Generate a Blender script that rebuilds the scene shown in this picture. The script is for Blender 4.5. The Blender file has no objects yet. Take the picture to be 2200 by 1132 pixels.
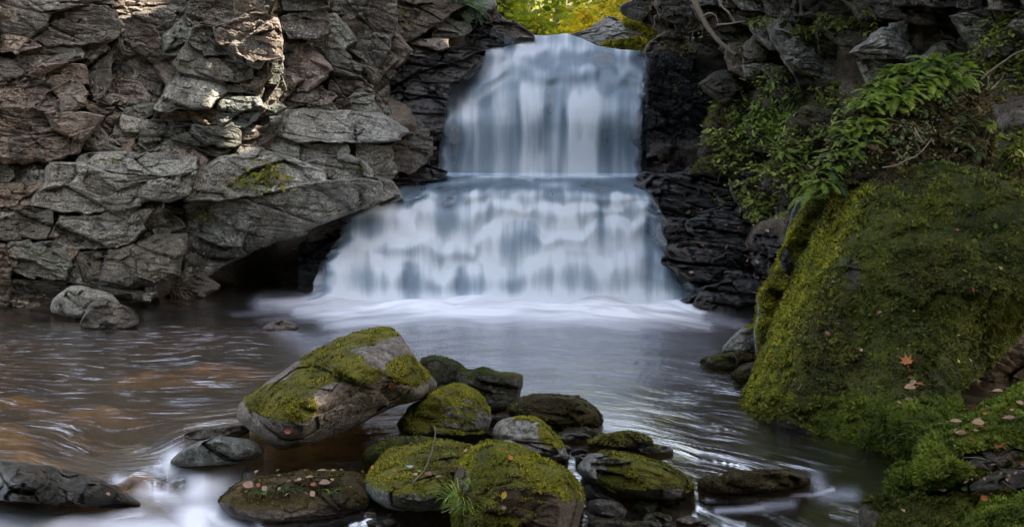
import bpy, math, random, time
import numpy as np
from mathutils import Vector, Matrix
T0 = time.time()
sc = bpy.context.scene
COL = sc.collection
rad = math.radians
# ------------------------------------------------------------------ camera, sky, sun, exposure
FPX = 2139.0                      # focal length in photograph pixels (2200 wide)
CAM_Z = 1.9
PITCH = math.atan(216 / FPX)
cd = bpy.data.cameras.new('camera'); cam = bpy.data.objects.new('camera', cd); COL.objects.link(cam)
cam.location = (0, 0, CAM_Z); cam.rotation_euler = (rad(90) - PITCH, 0, 0)
cd.sensor_width = 36; cd.lens = 36 * FPX / 2200; cd.clip_start = 0.05; cd.clip_end = 3000
sc.camera = cam
SUN_EL, SUN_AZ = rad(41), rad(128)     # azimuth clockwise from +Y
sdir = Vector((math.sin(SUN_AZ) * math.cos(SUN_EL), math.cos(SUN_AZ) * math.cos(SUN_EL), math.sin(SUN_EL)))
w = bpy.data.worlds.new('World'); sc.world = w; w.use_nodes = True
nt = w.node_tree; bg = nt.nodes['Background']
sky = nt.nodes.new('ShaderNodeTexSky'); sky.sky_type = 'NISHITA'; sky.sun_disc = False
sky.sun_elevation = SUN_EL; sky.sun_rotation = SUN_AZ; sky.air_density = 1.0; sky.dust_density = 2.5; sky.ozone_density = 1.0
veil = nt.nodes.new('ShaderNodeMix'); veil.data_type = 'RGBA'; veil.inputs[0].default_value = .36     # thin even high cloud over the blue
nt.links.new(sky.outputs[0], veil.inputs[6]); veil.inputs[7].default_value = (3.1, 2.9, 2.7, 1); nt.links.new(veil.outputs[2], bg.inputs[0]); bg.inputs[1].default_value = 0.15
sl = bpy.data.lights.new('sun', 'SUN'); sl.energy = 3.0; sl.angle = rad(0.6); sl.color = (1.0, 0.90, 0.76)
so = bpy.data.objects.new('sun', sl); COL.objects.link(so); so.rotation_euler = sdir.to_track_quat('Z', 'Y').to_euler()
so.location = (30, 15, 40)
sc.view_settings.view_transform = 'Standard'; sc.view_settings.look = 'None'; sc.view_settings.gamma = 1
sc.view_settings.use_curve_mapping = False
sc.view_settings.exposure = 3.0
sc.cycles.max_bounces = 8; sc.cycles.transparent_max_bounces = 24; sc.cycles.caustics_reflective = False
sc.cycles.caustics_refractive = False; sc.cycles.sample_clamp_indirect = 3

# ------------------------------------------------------------------ projection helpers
sp_, cp_ = math.sin(PITCH), math.cos(PITCH)
def rays(u, v):
    u = np.asarray(u, float); v = np.asarray(v, float)
    x = (u - 1100) / FPX; y = -(v - 566) / FPX
    return x, cp_ + y * sp_, -sp_ + y * cp_
def at(u, v, Y):
    """world point(s) at world depth Y seen at photograph pixel (u,v)"""
    x, dy, dz = rays(u, v); t = np.asarray(Y, float) / dy
    return np.stack([x * t, dy * t, CAM_Z + dz * t], -1)
def ground_Y(v, z=0.0):
    x, dy, dz = rays(1100, v); return dy * (z - CAM_Z) / dz
def project(p):
    p = np.asarray(p, float); X = p[..., 0]; Yw = p[..., 1]; Z = p[..., 2] - CAM_Z
    f = Yw * cp_ - Z * sp_; up = Yw * sp_ + Z * cp_
    return 1100 + FPX * X / f, 566 - FPX * up / f

# ------------------------------------------------------------------ noise (numpy)
def _h(i, j, k, seed):
    i = i.astype(np.int64).astype(np.uint32); j = j.astype(np.int64).astype(np.uint32); k = k.astype(np.int64).astype(np.uint32)
    h = i * np.uint32(374761393) + j * np.uint32(668265263) + k * np.uint32(2147483647) + np.uint32((seed * 974634777) & 0xffffffff)
    h = (h ^ (h >> np.uint32(13))) * np.uint32(1274126177); h = (h ^ (h >> np.uint32(16))) * np.uint32(2246822519)
    return h ^ (h >> np.uint32(15))
def _f(h): return (h & np.uint32(0xffffff)).astype(np.float32) / 16777216.0
def vn(p, seed=0):
    """value noise -1..1"""
    p = np.asarray(p, np.float32); i = np.floor(p); f = p - i; f = f * f * f * (f * (f * 6 - 15) + 10)
    x0, y0, z0 = i[..., 0], i[..., 1], i[..., 2]; r = 0
    for a in (0, 1):
        wx = f[..., 0] if a else 1 - f[..., 0]
        for b in (0, 1):
            wy = f[..., 1] if b else 1 - f[..., 1]
            for c in (0, 1):
                wz = f[..., 2] if c else 1 - f[..., 2]
                r = r + wx * wy * wz * _f(_h(x0 + a, y0 + b, z0 + c, seed))
    return r * 2 - 1
def fbm(p, octs=4, seed=0, gain=.5, ridged=False):
    p = np.asarray(p, np.float32); r = 0; a = 1; s = 0
    for o in range(octs):
        n = vn(p * (2.03 ** o) + o * 17.3, seed + o)
        if ridged: n = 1 - 2 * np.abs(n)
        r = r + a * n; s += a; a *= gain
    return r / s
def facet(p, seed=0):
    """angular broken-rock relief: every Voronoi cell is a tilted plane. returns (height, edge distance)"""
    p = np.asarray(p, np.float32); i = np.floor(p); best = np.full(p.shape[:-1], 9., np.float32); sec = best.copy()
    h = np.zeros_like(best)
    for a in (-1, 0, 1):
        for b in (-1, 0, 1):
            for c in (-1, 0, 1):
                x, y, z = i[..., 0] + a, i[..., 1] + b, i[..., 2] + c
                h1 = _h(x, y, z, seed); h2 = _h(x, y, z, seed + 91)
                j = np.stack([(h1 & np.uint32(1023)), ((h1 >> np.uint32(10)) & np.uint32(1023)), ((h1 >> np.uint32(20)) & np.uint32(1023))], -1).astype(np.float32) / 1024
                d = p - (np.stack([x, y, z], -1) + j)
                dd = np.sqrt((d * d).sum(-1))
                t = np.stack([(h2 & np.uint32(1023)), ((h2 >> np.uint32(10)) & np.uint32(1023)), ((h2 >> np.uint32(20)) & np.uint32(1023))], -1).astype(np.float32) / 512 - 1
                hh = (t * d).sum(-1) * 1.1 + (t[..., 0] * t[..., 1] * 2) * .35
                m = dd < best
                sec = np.where(m, best, np.minimum(sec, dd)); h = np.where(m, hh, h); best = np.where(m, dd, best)
    return h, sec - best
def ss(a, b, x):
    t = np.clip((np.asarray(x, float) - a) / (b - a), 0, 1); return t * t * (3 - 2 * t)
def rock_relief(p, seed=0, big=1.0, mid=1.0, fine=1.0, bed=(0.15, 0.0), smooth=0.0, strata=0.0):
    """displacement in metres towards the viewer; bedding planes roughly level, dipping by bed"""
    q = np.array(p, np.float32); q[..., 2] = q[..., 2] + bed[0] * q[..., 0] + bed[1] * q[..., 1]
    wv = np.stack([vn(q * 1.3, 5), vn(q * 1.3, 6), vn(q * 1.3, 7)], -1) * .07
    q = q + wv
    a = np.array([1, 1, 1.7], np.float32)
    r = 0
    if big:
        h, e = facet(q * a * .9, seed + 1); r = r + big * (.19 * h - .035 * (1 - ss(0, .07, e)))
    if mid:
        h, e = facet(q * a * 2.6 + 3.1, seed + 2); r = r + mid * (.060 * h - .006 * (1 - ss(0, .1, e)))
    if fine:
        h, e = facet(q * np.array([1, 1, 2.0], np.float32) * 6.5 + 7.7, seed + 3); r = r + fine * .022 * h
        h, e = facet(q * np.array([1, 1, 1.6], np.float32) * 15 + 3.7, seed + 8); r = r + fine * .008 * h
        r = r + fine * .014 * fbm(q * np.array([7, 7, 12], np.float32), 3, seed + 9)
    if strata:
        for k_, (sc_, am) in enumerate(((3.6, .10), (9., .045), (21., .016))):
            tt = q[..., 2] * sc_ + .5 * vn(q * .6, 31 + k_) + .15 * vn(q * 3, 35 + k_); ii = np.floor(tt); f_ = tt - ii
            pl = vn(np.stack([q[..., 0] * 1.1 * (1 + k_), q[..., 1] * 1.1 * (1 + k_), ii * 7.31], -1), 33 + k_)
            pl = np.round(pl * 3) / 3 * .7 + pl * .3
            r = r + strata * am * (pl - .9 * (1 - ss(0, .16, f_)) + .35 * f_)
    if smooth: r = r + smooth * .06 * fbm(q * 2.2, 4, seed + 4)
    return r

# ------------------------------------------------------------------ mesh helpers
def mesh_np(name, verts, faces, mat=None, smooth=True, attrs=None, uv=None):
    me = bpy.data.meshes.new(name); verts = np.asarray(verts, np.float32).reshape(-1, 3)
    if isinstance(faces, (list, tuple)) and len(faces) and isinstance(faces[0], np.ndarray) and faces[0].ndim == 2: groups = faces
    else: groups = [np.asarray(faces)]
    groups = [g for g in groups if len(g)]
    nl = sum(g.size for g in groups); nf = sum(len(g) for g in groups)
    me.vertices.add(len(verts)); me.vertices.foreach_set('co', verts.ravel())
    me.loops.add(nl); me.loops.foreach_set('vertex_index', np.concatenate([g.ravel() for g in groups]).astype(np.int32))
    me.polygons.add(nf); st = []; o = 0
    for g in groups:
        k = g.shape[1]; st.append(o + np.arange(len(g)) * k); o += g.size
    me.polygons.foreach_set('loop_start', np.concatenate(st).astype(np.int32))
    me.update(calc_edges=True)
    me.polygons.foreach_set('use_smooth', np.full(nf, bool(smooth)))
    for k, a in (attrs or {}).items():
        at_ = me.attributes.new(k, 'FLOAT', 'POINT'); at_.data.foreach_set('value', np.asarray(a, np.float32).ravel())
    if mat: me.materials.append(mat)
    me.validate()
    return me
def link(name, me, parent=None, loc=None):
    o = bpy.data.objects.new(name, me); COL.objects.link(o)
    if parent is not None: o.parent = parent
    if loc is not None: o.location = loc
    return o
def tag(o, label=None, cat=None, group=None, kind=None):
    if label: o['label'] = label
    if cat: o['category'] = cat
    if group: o['group'] = group
    if kind: o['kind'] = kind
    return o
def empty(name, loc, label, cat, group=None, rot=None):
    o = bpy.data.objects.new(name, None); COL.objects.link(o); o.location = loc; o.empty_display_size = .1
    if rot is not None: o.rotation_euler = rot
    return tag(o, label, cat, group)
def vnorm(v, f):
    a, b, c = v[f[:, 0]], v[f[:, 1]], v[f[:, 2]]; fn = np.cross(b - a, c - a)
    if f.shape[1] == 4:
        d = v[f[:, 3]]; fn = np.cross(c - a, d - b)
    n = np.zeros_like(v)
    for k in range(f.shape[1]): np.add.at(n, f[:, k], fn)
    return n / np.maximum(np.linalg.norm(n, axis=1, keepdims=True), 1e-9)
def grid_faces(nr, nc, wrap=False):
    i = np.arange(nr - 1)[:, None]; j = np.arange(nc if wrap else nc - 1)[None, :]; j2 = (j + 1) % nc
    a = i * nc + j; b = i * nc + j2; c = (i + 1) * nc + j2; d = (i + 1) * nc + j
    return np.stack([a, b, c, d], -1).reshape(-1, 4)
def tube(path, radii, n=6):
    path = np.asarray(path, float); m = len(path); radii = np.broadcast_to(radii, (m,))
    tn = np.gradient(path, axis=0); tn /= np.maximum(np.linalg.norm(tn, axis=1, keepdims=True), 1e-9)
    ref = np.array([0.31, 0.2, 0.93]); a = np.cross(tn, ref); a /= np.maximum(np.linalg.norm(a, axis=1, keepdims=True), 1e-9); b = np.cross(tn, a)
    th = np.linspace(0, 2 * math.pi, n, endpoint=False)
    v = path[:, None] + radii[:, None, None] * (np.cos(th)[None, :, None] * a[:, None] + np.sin(th)[None, :, None] * b[:, None])
    return v.reshape(-1, 3), grid_faces(m, n, True)
def join(parts):
    vs, fs, o = [], {}, 0
    for v, f in parts:
        f = np.asarray(f); vs.append(np.asarray(v)); fs.setdefault(f.shape[1], []).append(f + o); o += len(v)
    return np.concatenate(vs), [np.concatenate(x) for x in fs.values()]
def tps(pts, vals):
    """thin plate spline through (u,v)->value"""
    P = np.asarray(pts, float) / 300; n = len(P); r2 = ((P[:, None] - P[None]) ** 2).sum(-1)
    K = np.where(r2 > 0, r2 * np.log(np.maximum(r2, 1e-12)), 0) + np.eye(n) * .02
    Q = np.c_[np.ones(n), P]; A = np.zeros((n + 3, n + 3)); A[:n, :n] = K; A[:n, n:] = Q; A[n:, :n] = Q.T
    s = np.linalg.solve(A, np.r_[vals, 0, 0, 0])
    def fn(u, v):
        q = np.stack([np.asarray(u, float), np.asarray(v, float)], -1) / 300; out = s[n] + q @ s[n + 1:]
        for k in range(n):
            r = ((q - P[k]) ** 2).sum(-1); out = out + s[k] * np.where(r > 0, r * np.log(np.maximum(r, 1e-12)), 0)
        return out
    return fn
def idw(ctrl, pw=3.0):
    C = np.asarray(ctrl, float)
    def fn(u, v):
        u = np.asarray(u, float); v = np.asarray(v, float); num = 0; den = 0
        for cu, cv, cy in C:
            d = ((u - cu) ** 2 + (v - cv) ** 2 + 900) ** (-pw / 2); num = num + d * cy; den = den + d
        return num / den
    return fn
rng = np.random.default_rng(7); random.seed(7)
# ------------------------------------------------------------------ materials
class N:
    """tiny node builder"""
    def __init__(s, name):
        s.m = bpy.data.materials.new(name); s.m.use_nodes = True; s.t = s.m.node_tree; s.t.nodes.clear()
        s.out = s.t.nodes.new('ShaderNodeOutputMaterial')
    def n(s, typ, inp=None, **kw):
        x = s.t.nodes.new('ShaderNode' + typ)
        for k, v in kw.items(): setattr(x, k, v)
        for k, v in (inp or {}).items(): s.set(x.inputs[k], v)
        return x
    def set(s, sock, v):
        if hasattr(v, 'is_output') or isinstance(v, bpy.types.NodeSocket): s.t.links.new(v, sock)
        elif isinstance(v, (tuple, list)) and len(v) == 3 and sock.type == 'RGBA': sock.default_value = (*v, 1)
        else: sock.default_value = v
    def pos(s): return s.n('NewGeometry').outputs['Position']
    def rnd(s): return s.n('ObjectInfo').outputs['Random']
    def attr(s, name): return s.n('Attribute', attribute_name=name).outputs['Fac']
    def noise(s, vec, scale, detail=4, rough=.55, dist=0):
        return s.n('TexNoise', {'Vector': vec, 'Scale': scale, 'Detail': detail, 'Roughness': rough, 'Distortion': dist}).outputs['Fac']
    def vor(s, vec, scale, out='Distance', feature='F1', rnd=1):
        return s.n('TexVoronoi', {'Vector': vec, 'Scale': scale, 'Randomness': rnd}, feature=feature).outputs[out]
    def map(s, vec, scale=(1, 1, 1), loc=(0, 0, 0), rot=(0, 0, 0)):
        return s.n('Mapping', {'Vector': vec, 'Scale': scale, 'Location': loc, 'Rotation': rot}).outputs[0]
    def ramp(s, fac, a, b, lo=0, hi=1, smooth=True):
        return s.n('MapRange', {'Value': fac, 'From Min': a, 'From Max': b, 'To Min': lo, 'To Max': hi}, interpolation_type='SMOOTHSTEP' if smooth else 'LINEAR').outputs[0]
    def mix(s, f, a, b, blend='MIX'):
        x = s.n('Mix', data_type='RGBA', blend_type=blend); s.set(x.inputs[0], f); s.set(x.inputs[6], a); s.set(x.inputs[7], b); return x.outputs[2]
    def math(s, op, a, b=0., clamp=False):
        x = s.n('Math', operation=op, use_clamp=clamp); s.set(x.inputs[0], a); s.set(x.inputs[1], b); return x.outputs[0]
    def bump(s, h, strength, dist, normal=None):
        i = {'Height': h, 'Strength': strength, 'Distance': dist}
        if normal is not None: i['Normal'] = normal
        return s.n('Bump', i).outputs[0]
    def bsdf(s, **kw):
        return s.n('BsdfPrincipled', {k.replace('_', ' '): v for k, v in kw.items()}).outputs[0]
    def mixs(s, f, a, b):
        x = s.n('MixShader'); s.set(x.inputs[0], f); s.set(x.inputs[1], a); s.set(x.inputs[2], b); return x.outputs[0]
    def done(s, sh):
        s.t.links.new(sh, s.out.inputs[0]); return s.m
def offset_pos(n):
    r = n.rnd(); v = n.n('VectorMath', {0: n.pos(), 1: n.n('CombineXYZ', {'X': n.math('MULTIPLY', r, .8), 'Y': n.math('MULTIPLY', r, .5), 'Z': n.math('MULTIPLY', r, .9)}).outputs[0]}, operation='ADD').outputs[0]
    return v, r
def make_rock(name, c1, c2, c3, rough=.75, stain=.5, lichen=.4, lich_col=(.34, .35, .31), var=.35, bump=.6, moss=(.11, .115, .014), moss2=(.035, .045, .010), spec=.35, scale=1.0, wet=0.0, hue=1.0):
    n = N(name); P, r = offset_pos(n)
    big = n.ramp(n.noise(P, .9 * scale, 4, .6), .35, .65); mid = n.ramp(n.noise(P, 3.2 * scale, 6, .68, .6), .38, .66)
    c = n.mix(big, c1, c2); c = n.mix(n.math('MULTIPLY', mid, .75), c, c3)
    # object-to-object variety: one stone redder, the next greyer or greener
    c = n.mix(n.math('MULTIPLY', n.ramp(r, .62, .75), .22 * hue), c, tuple(x * y for x, y in zip(c1, (1.5, .95, .75))))
    c = n.mix(n.math('MULTIPLY', n.ramp(r, .25, .12), .25 * hue), c, tuple(x * y for x, y in zip(c2, (.8, 1.12, 1.1))))
    vv = n.ramp(n.math('FRACT', n.math('MULTIPLY', r, 7.31)), 0, 1, 1 - var, 1 + var, False)
    c = n.mix(1., c, n.n('CombineColor', {0: vv, 1: vv, 2: vv}).outputs[0], 'MULTIPLY')
    # grain and dark mineral stain
    g = n.noise(P, 38 * scale, 5, .75); c = n.mix(n.ramp(g, .34, .66, 0, 1.), n.mix(.68, c, (0, 0, 0)), n.mix(1., c, (1.75, 1.72, 1.66), 'MULTIPLY'))
    st = n.ramp(n.noise(n.map(P, (2.2, 2.2, .9)), 1.7 * scale, 6, .7, .8), .50, .66)
    c = n.mix(n.math('MULTIPLY', st, stain), c, tuple(x * .28 for x in c1))
    # lichen: pale crusts and dots
    ln = n.ramp(n.noise(P, 11 * scale, 7, .78), .53, .62); area = n.ramp(n.noise(P, 1.1, 3, .5), .42, .62)
    dots = n.ramp(n.vor(P, 26 * scale), .16, .08); da = n.ramp(n.noise(P, 2.3, 3, .6), .5, .62)
    lf = n.math('MULTIPLY', n.math('MAXIMUM', n.math('MULTIPLY', ln, area), n.math('MULTIPLY', dots, da)), lichen, True)
    c = n.mix(lf, c, lich_col)
    # cracks
    cr = n.vor(n.map(P, (1, 1, 2.0)), 2.4 * scale, 'Distance', 'DISTANCE_TO_EDGE'); cw = n.ramp(cr, .0, .012)
    h = n.math('ADD', n.math('MULTIPLY', g, .55), n.math('MULTIPLY', n.noise(n.map(P, (1, 1, 1.7)), 7 * scale, 9, .72), 1.2))
    h = n.math('ADD', h, n.math('MULTIPLY', lf, .12))
    h = n.math('ADD', h, n.math('MULTIPLY', n.noise(P, 22, 3, .6), n.math('MULTIPLY', n.attr('wet'), 1.2))); mask = n.attr('moss'); mn = n.noise(P, 14, 5, .7); mm = n.ramp(n.math('ADD', mask, n.math('MULTIPLY', n.math('SUBTRACT', mn, .5), 1.1)), .42, .58)
    mcol = n.mix(n.ramp(n.noise(P, 2.6, 4, .65), .36, .62), moss2, moss); mcol = n.mix(n.ramp(n.noise(P, 60, 3, .7), .3, .75), n.mix(.55, mcol, (0, 0, 0)), mcol)
    mcol = n.mix(n.math('MULTIPLY', n.ramp(n.noise(P, 5., 4, .6), .55, .68), .5), mcol, (.075, .042, .012))
    h = n.math('ADD', h, n.math('MULTIPLY', mm, n.math('ADD', n.math('MULTIPLY', n.noise(P, 70, 4, .8), .9), .5)))
    c = n.mix(mm, c, mcol)
    wv = n.math('MULTIPLY', n.attr('wet'), 1.0)
    if wet: wv = n.math('ADD', wv, wet, True)
    c = n.mix(n.math('MULTIPLY', wv, .72), c, (.0, .0, .0))
    rg = n.ramp(g, 0, 1, rough - .12, rough + .12); rg = n.mix(n.math('MULTIPLY', wv, .9), n.n('CombineColor', {0: rg, 1: rg, 2: rg}).outputs[0], (.15, .15, .15))
    rgf = n.math('MAXIMUM', n.n('SeparateColor', {0: rg}).outputs[0], n.math('MULTIPLY', mm, .9))
    b = n.bump(h, bump, .03)
    return n.done(n.bsdf(Base_Color=c, Roughness=rgf, Normal=b, **{'Specular IOR Level': spec}))
M = {}
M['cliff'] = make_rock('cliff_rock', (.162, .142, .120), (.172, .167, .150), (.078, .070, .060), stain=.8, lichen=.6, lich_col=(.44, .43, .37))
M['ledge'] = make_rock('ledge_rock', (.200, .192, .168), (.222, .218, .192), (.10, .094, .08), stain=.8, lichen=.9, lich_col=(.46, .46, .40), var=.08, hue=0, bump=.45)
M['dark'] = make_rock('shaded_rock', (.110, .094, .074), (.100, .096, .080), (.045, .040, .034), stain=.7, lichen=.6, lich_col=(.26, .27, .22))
M['wet'] = make_rock('wet_rock', (.065, .055, .045), (.060, .054, .048), (.022, .020, .020), rough=.3, stain=.5, lichen=.15, wet=.8, bump=1.0, spec=.95, var=.2)
M['bed'] = make_rock('fall_bedrock', (.030, .034, .040), (.024, .028, .034), (.014, .016, .020), rough=.4, stain=.4, lichen=0, wet=.6, bump=.8)
M['boulder'] = make_rock('boulder_rock', (.185, .172, .148), (.165, .160, .142), (.07, .064, .056), stain=.6, lichen=.75, lich_col=(.38, .37, .33), moss=(.20, .185, .015), moss2=(.075, .078, .012))
M['giant'] = make_rock('giant_rock', (.036, .029, .020), (.032, .029, .021), (.016, .014, .010), stain=.5, lichen=.2, moss=(.095, .105, .012), moss2=(.030, .040, .009), var=.05)
M['soil'] = make_rock('bank_soil', (.050, .038, .024), (.045, .042, .028), (.018, .015, .011), stain=.5, lichen=.2, moss=(.07, .08, .012), moss2=(.028, .034, .010))
M['slab'] = make_rock('brown_moss_slab', (.075, .055, .038), (.07, .058, .042), (.03, .022, .016), stain=.5, lichen=.3, moss=(.105, .075, .022), moss2=(.045, .034, .014))
M['bank'] = make_rock('mossy_bank', (.060, .042, .024), (.055, .045, .026), (.022, .016, .010), stain=.5, lichen=.15, moss=(.15, .145, .014), moss2=(.06, .066, .012))
def leafmat(name, c1, c2, trans=.35, rough=.5, noise=3.0, rnd=.5):
    n = N(name); P = n.pos(); a = n.n('Attribute', attribute_name='rnd').outputs['Fac']
    f = n.math('ADD', n.math('MULTIPLY', n.ramp(n.noise(P, noise, 3, .6), .35, .65), 1 - rnd), n.math('MULTIPLY', a, rnd), True)
    c = n.mix(f, c1, c2)
    d = n.bsdf(Base_Color=c, Roughness=rough, **{'Specular IOR Level': .3}); t = n.n('BsdfTranslucent', {'Color': n.mix(1., c, (1.2, 1.3, .7), 'MULTIPLY')}).outputs[0]
    return n.done(n.mixs(trans, d, t))
M['moss_fuzz'] = leafmat('moss_tufts', (.06, .065, .009), (.36, .32, .022), .2, .8, 3.2, .45)
M['moss_rim_lit'] = leafmat('moss_tufts_rim_lit', (.16, .16, .012), (.46, .42, .035), .2, .8, 4, .4)  # moss with the rim light put into its colour
M['moss_dark'] = leafmat('moss_tufts_dark', (.024, .032, .007), (.135, .142, .017), .2, .8, 2.2, .5)
M['moss_brown'] = leafmat('moss_tufts_brown', (.022, .017, .007), (.085, .060, .014), .15, .8, 5, .5)
M['moss_green'] = leafmat('moss_tufts_green', (.040, .062, .008), (.19, .225, .02), .2, .8, 4, .45)
M['fern'] = leafmat('fern_leaf', (.06, .12, .02), (.32, .43, .06), .3, .55, 2, .7)
M['fern_dark'] = leafmat('fern_leaf_dark', (.030, .060, .024), (.10, .15, .05), .25, .45, 2, .7)
M['leaf'] = leafmat('bank_leaf', (.07, .11, .02), (.36, .40, .07), .3, .5, 2, .7)
M['leaf_pale'] = leafmat('pale_leaf', (.10, .11, .05), (.22, .21, .09), .3, .5, 2, .7)
M['leaf_brown'] = leafmat('withered_leaf', (.06, .035, .02), (.20, .13, .06), .2, .6, 4, .7)
M['leaf_yellow'] = leafmat('yellow_leaf', (.16, .16, .02), (.42, .30, .03), .35, .5, 4, .8)
M['forest'] = leafmat('forest_leaf', (.10, .18, .014), (.42, .44, .03), .5, .5, .9, .5)
M['forest_yellow'] = leafmat('forest_leaf_yellow', (.32, .30, .02), (.75, .55, .04), .5, .5, .9, .5)
M['canopy'] = leafmat('canopy_leaf', (.03, .06, .012), (.07, .12, .02), .3, .5, .5, .5)
def plain(name, c, rough=.7, spec=.3, nz=(20, .35), bump=.3):
    n = N(name); P, r = offset_pos(n); g = n.noise(P, nz[0], 5, .65)
    cc = n.mix(n.ramp(g, .3, .7, 0, nz[1]), c, tuple(x * .3 for x in c))
    return n.done(n.bsdf(Base_Color=cc, Roughness=rough, Normal=n.bump(g, bump, .01), **{'Specular IOR Level': spec}))
M['bark'] = plain('tree_bark', (.095, .075, .055), .85, nz=(9, .7), bump=.8)
M['bark_pale'] = plain('pale_bark', (.20, .185, .16), .85, nz=(9, .6), bump=.6)
M['twig'] = plain('dry_twig', (.26, .21, .15), .7)
M['root'] = plain('hanging_root', (.15, .12, .085), .7)
M['litter'] = plain('forest_litter', (.12, .085, .035), .95, nz=(4, .6))
for k, c in dict(orange=(.50, .15, .018), rust=(.34, .10, .045), tan=(.42, .26, .15), pink=(.34, .21, .15), silver=(.42, .50, .46), yellow=(.50, .36, .03), redbrown=(.22, .075, .045), green=(.14, .22, .03)).items():
    n = N('fallen_leaf_' + k); P, r = offset_pos(n); g = n.noise(P, 45, 4, .6)
    cc = n.mix(n.ramp(g, .35, .7, 0, .5), c, tuple(x * .45 for x in c))
    d = n.bsdf(Base_Color=cc, Roughness=.5, Normal=n.bump(g, .4, .004)); t = n.n('BsdfTranslucent', {'Color': cc}).outputs[0]
    M['lf_' + k] = n.done(n.mixs(.15, d, t))
# --- falling water: white where it is thick with air, thin and clear where the rock shows
def fallmat():
    n = N('falling_water'); den = n.attr('den'); s = n.attr('fs'); t = n.attr('ft')
    P = n.n('CombineXYZ', {'X': s, 'Y': t, 'Z': 0.}).outputs[0]
    a = n.noise(n.map(P, (1, .16, 1)), 5, 2, .5, .3); b = n.noise(n.map(P, (1, .05, 1)), 30, 2, .5)
    k = n.math('ADD', n.math('MULTIPLY', a, .7), n.math('MULTIPLY', b, .3))
    al = n.math('MULTIPLY', den, n.ramp(k, .3, .70, .86, 1.10, False), True)
    al = n.math('POWER', al, 1.3)
    col = n.mix(n.ramp(al, .35, .95), (.36, .50, .64), (.84, .89, .95))  # blue cast of the sky light is tinted into the water colour
    d = n.n('BsdfDiffuse', {'Color': col}).outputs[0]; tr = n.n('BsdfTranslucent', {'Color': col}).outputs[0]
    w_ = n.mixs(.35, d, tr); gl = n.n('BsdfGlossy', {'Color': (.9, .95, 1), 'Roughness': .42}).outputs[0]
    thin = n.mixs(.10, n.n('BsdfTransparent', {'Color': (.86, .92, .97)}).outputs[0], gl)
    return n.done(n.mixs(al, thin, w_))
M['fall'] = fallmat()
# --- stream surface: reflecting, tea-brown and clear, with drifting foam where the attribute says so
def streammat():
    n = N('stream_water'); foam = n.attr('foam'); mist = n.attr('mist'); s = n.attr('fs'); t = n.attr('ft'); rp = n.attr('rip')
    F = n.n('CombineXYZ', {'X': s, 'Y': t, 'Z': 0.}).outputs[0]
    lines = n.noise(n.map(F, (1.6, 11, 1)), 1.6, 7, .62, .5)
    lm = n.ramp(lines, .50, .66); fine = n.noise(n.map(F, (3, 16, 1)), 4.0, 5, .7, .4)
    clot = n.ramp(n.noise(n.map(F, (1.2, 4, 1)), 1.4, 4, .6), .40, .62)
    st = n.math('MULTIPLY', n.math('MULTIPLY', lm, n.ramp(fine, .30, .60, .3, 1)), n.ramp(clot, 0, 1, .35, 1))
    fa = n.math('ADD', n.math('MULTIPLY', foam, n.math('MULTIPLY', st, 1.25)), n.math('MULTIPLY', mist, n.ramp(n.noise(n.map(F, (.6, 1.6, 1)), 1.3, 4, .55, .6), .3, .68, .60, 1.15)), True)
    h = n.math('ADD', n.math('MULTIPLY', n.noise(n.map(F, (1.5, 6, 1)), 2.2, 5, .6, .4), 1.), n.math('MULTIPLY', n.noise(n.map(F, (4, 14, 1)), 3, 3, .5), .3))
    nb = n.bump(n.math('MULTIPLY', h, rp), .32, .07)
    clear = n.n('BsdfTransparent', {'Color': (.74, .60, .38)}).outputs[0]
    gl = n.n('BsdfGlossy', {'Color': (1, 1, 1), 'Roughness': .17, 'Normal': nb}).outputs[0]
    fr = n.n('Fresnel', {'IOR': 1.33, 'Normal': nb}).outputs[0]
    wsh = n.mixs(n.math('MULTIPLY', fr, .62), clear, gl)
    fo = n.n('BsdfDiffuse', {'Color': n.mix(fa, (.50, .51, .60), (.86, .87, .92)), 'Normal': n.bump(st, .2, .02)}).outputs[0]
    return n.done(n.mixs(fa, wsh, fo))
M['stream'] = streammat()
def bedmat():
    n = N('stream_bed'); P = n.pos()
    c = n.mix(n.ramp(n.noise(n.map(P, (1, 1.2, 1)), .9, 5, .6), .42, .62), (.030, .020, .012), (.13, .088, .040))
    xx = n.n('SeparateXYZ', {'Vector': P}).outputs[0]; c = n.mix(n.ramp(xx, -.6, 1.2), c, (.05, .042, .03))
    c = n.mix(n.ramp(n.attr('amber'), .15, .8), c, (.42, .27, .08))
    c = n.mix(n.ramp(n.noise(P, 6, 5, .7), .4, .65, 0, .7), c, (.018, .011, .006))
    c = n.mix(n.ramp(n.vor(P, 9), .25, .1, 0, .5), c, (.30, .19, .08))
    return n.done(n.bsdf(Base_Color=c, Roughness=.9, Normal=n.bump(n.noise(P, 8, 6, .7), .8, .03)))
M['bedfloor'] = bedmat()
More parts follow.
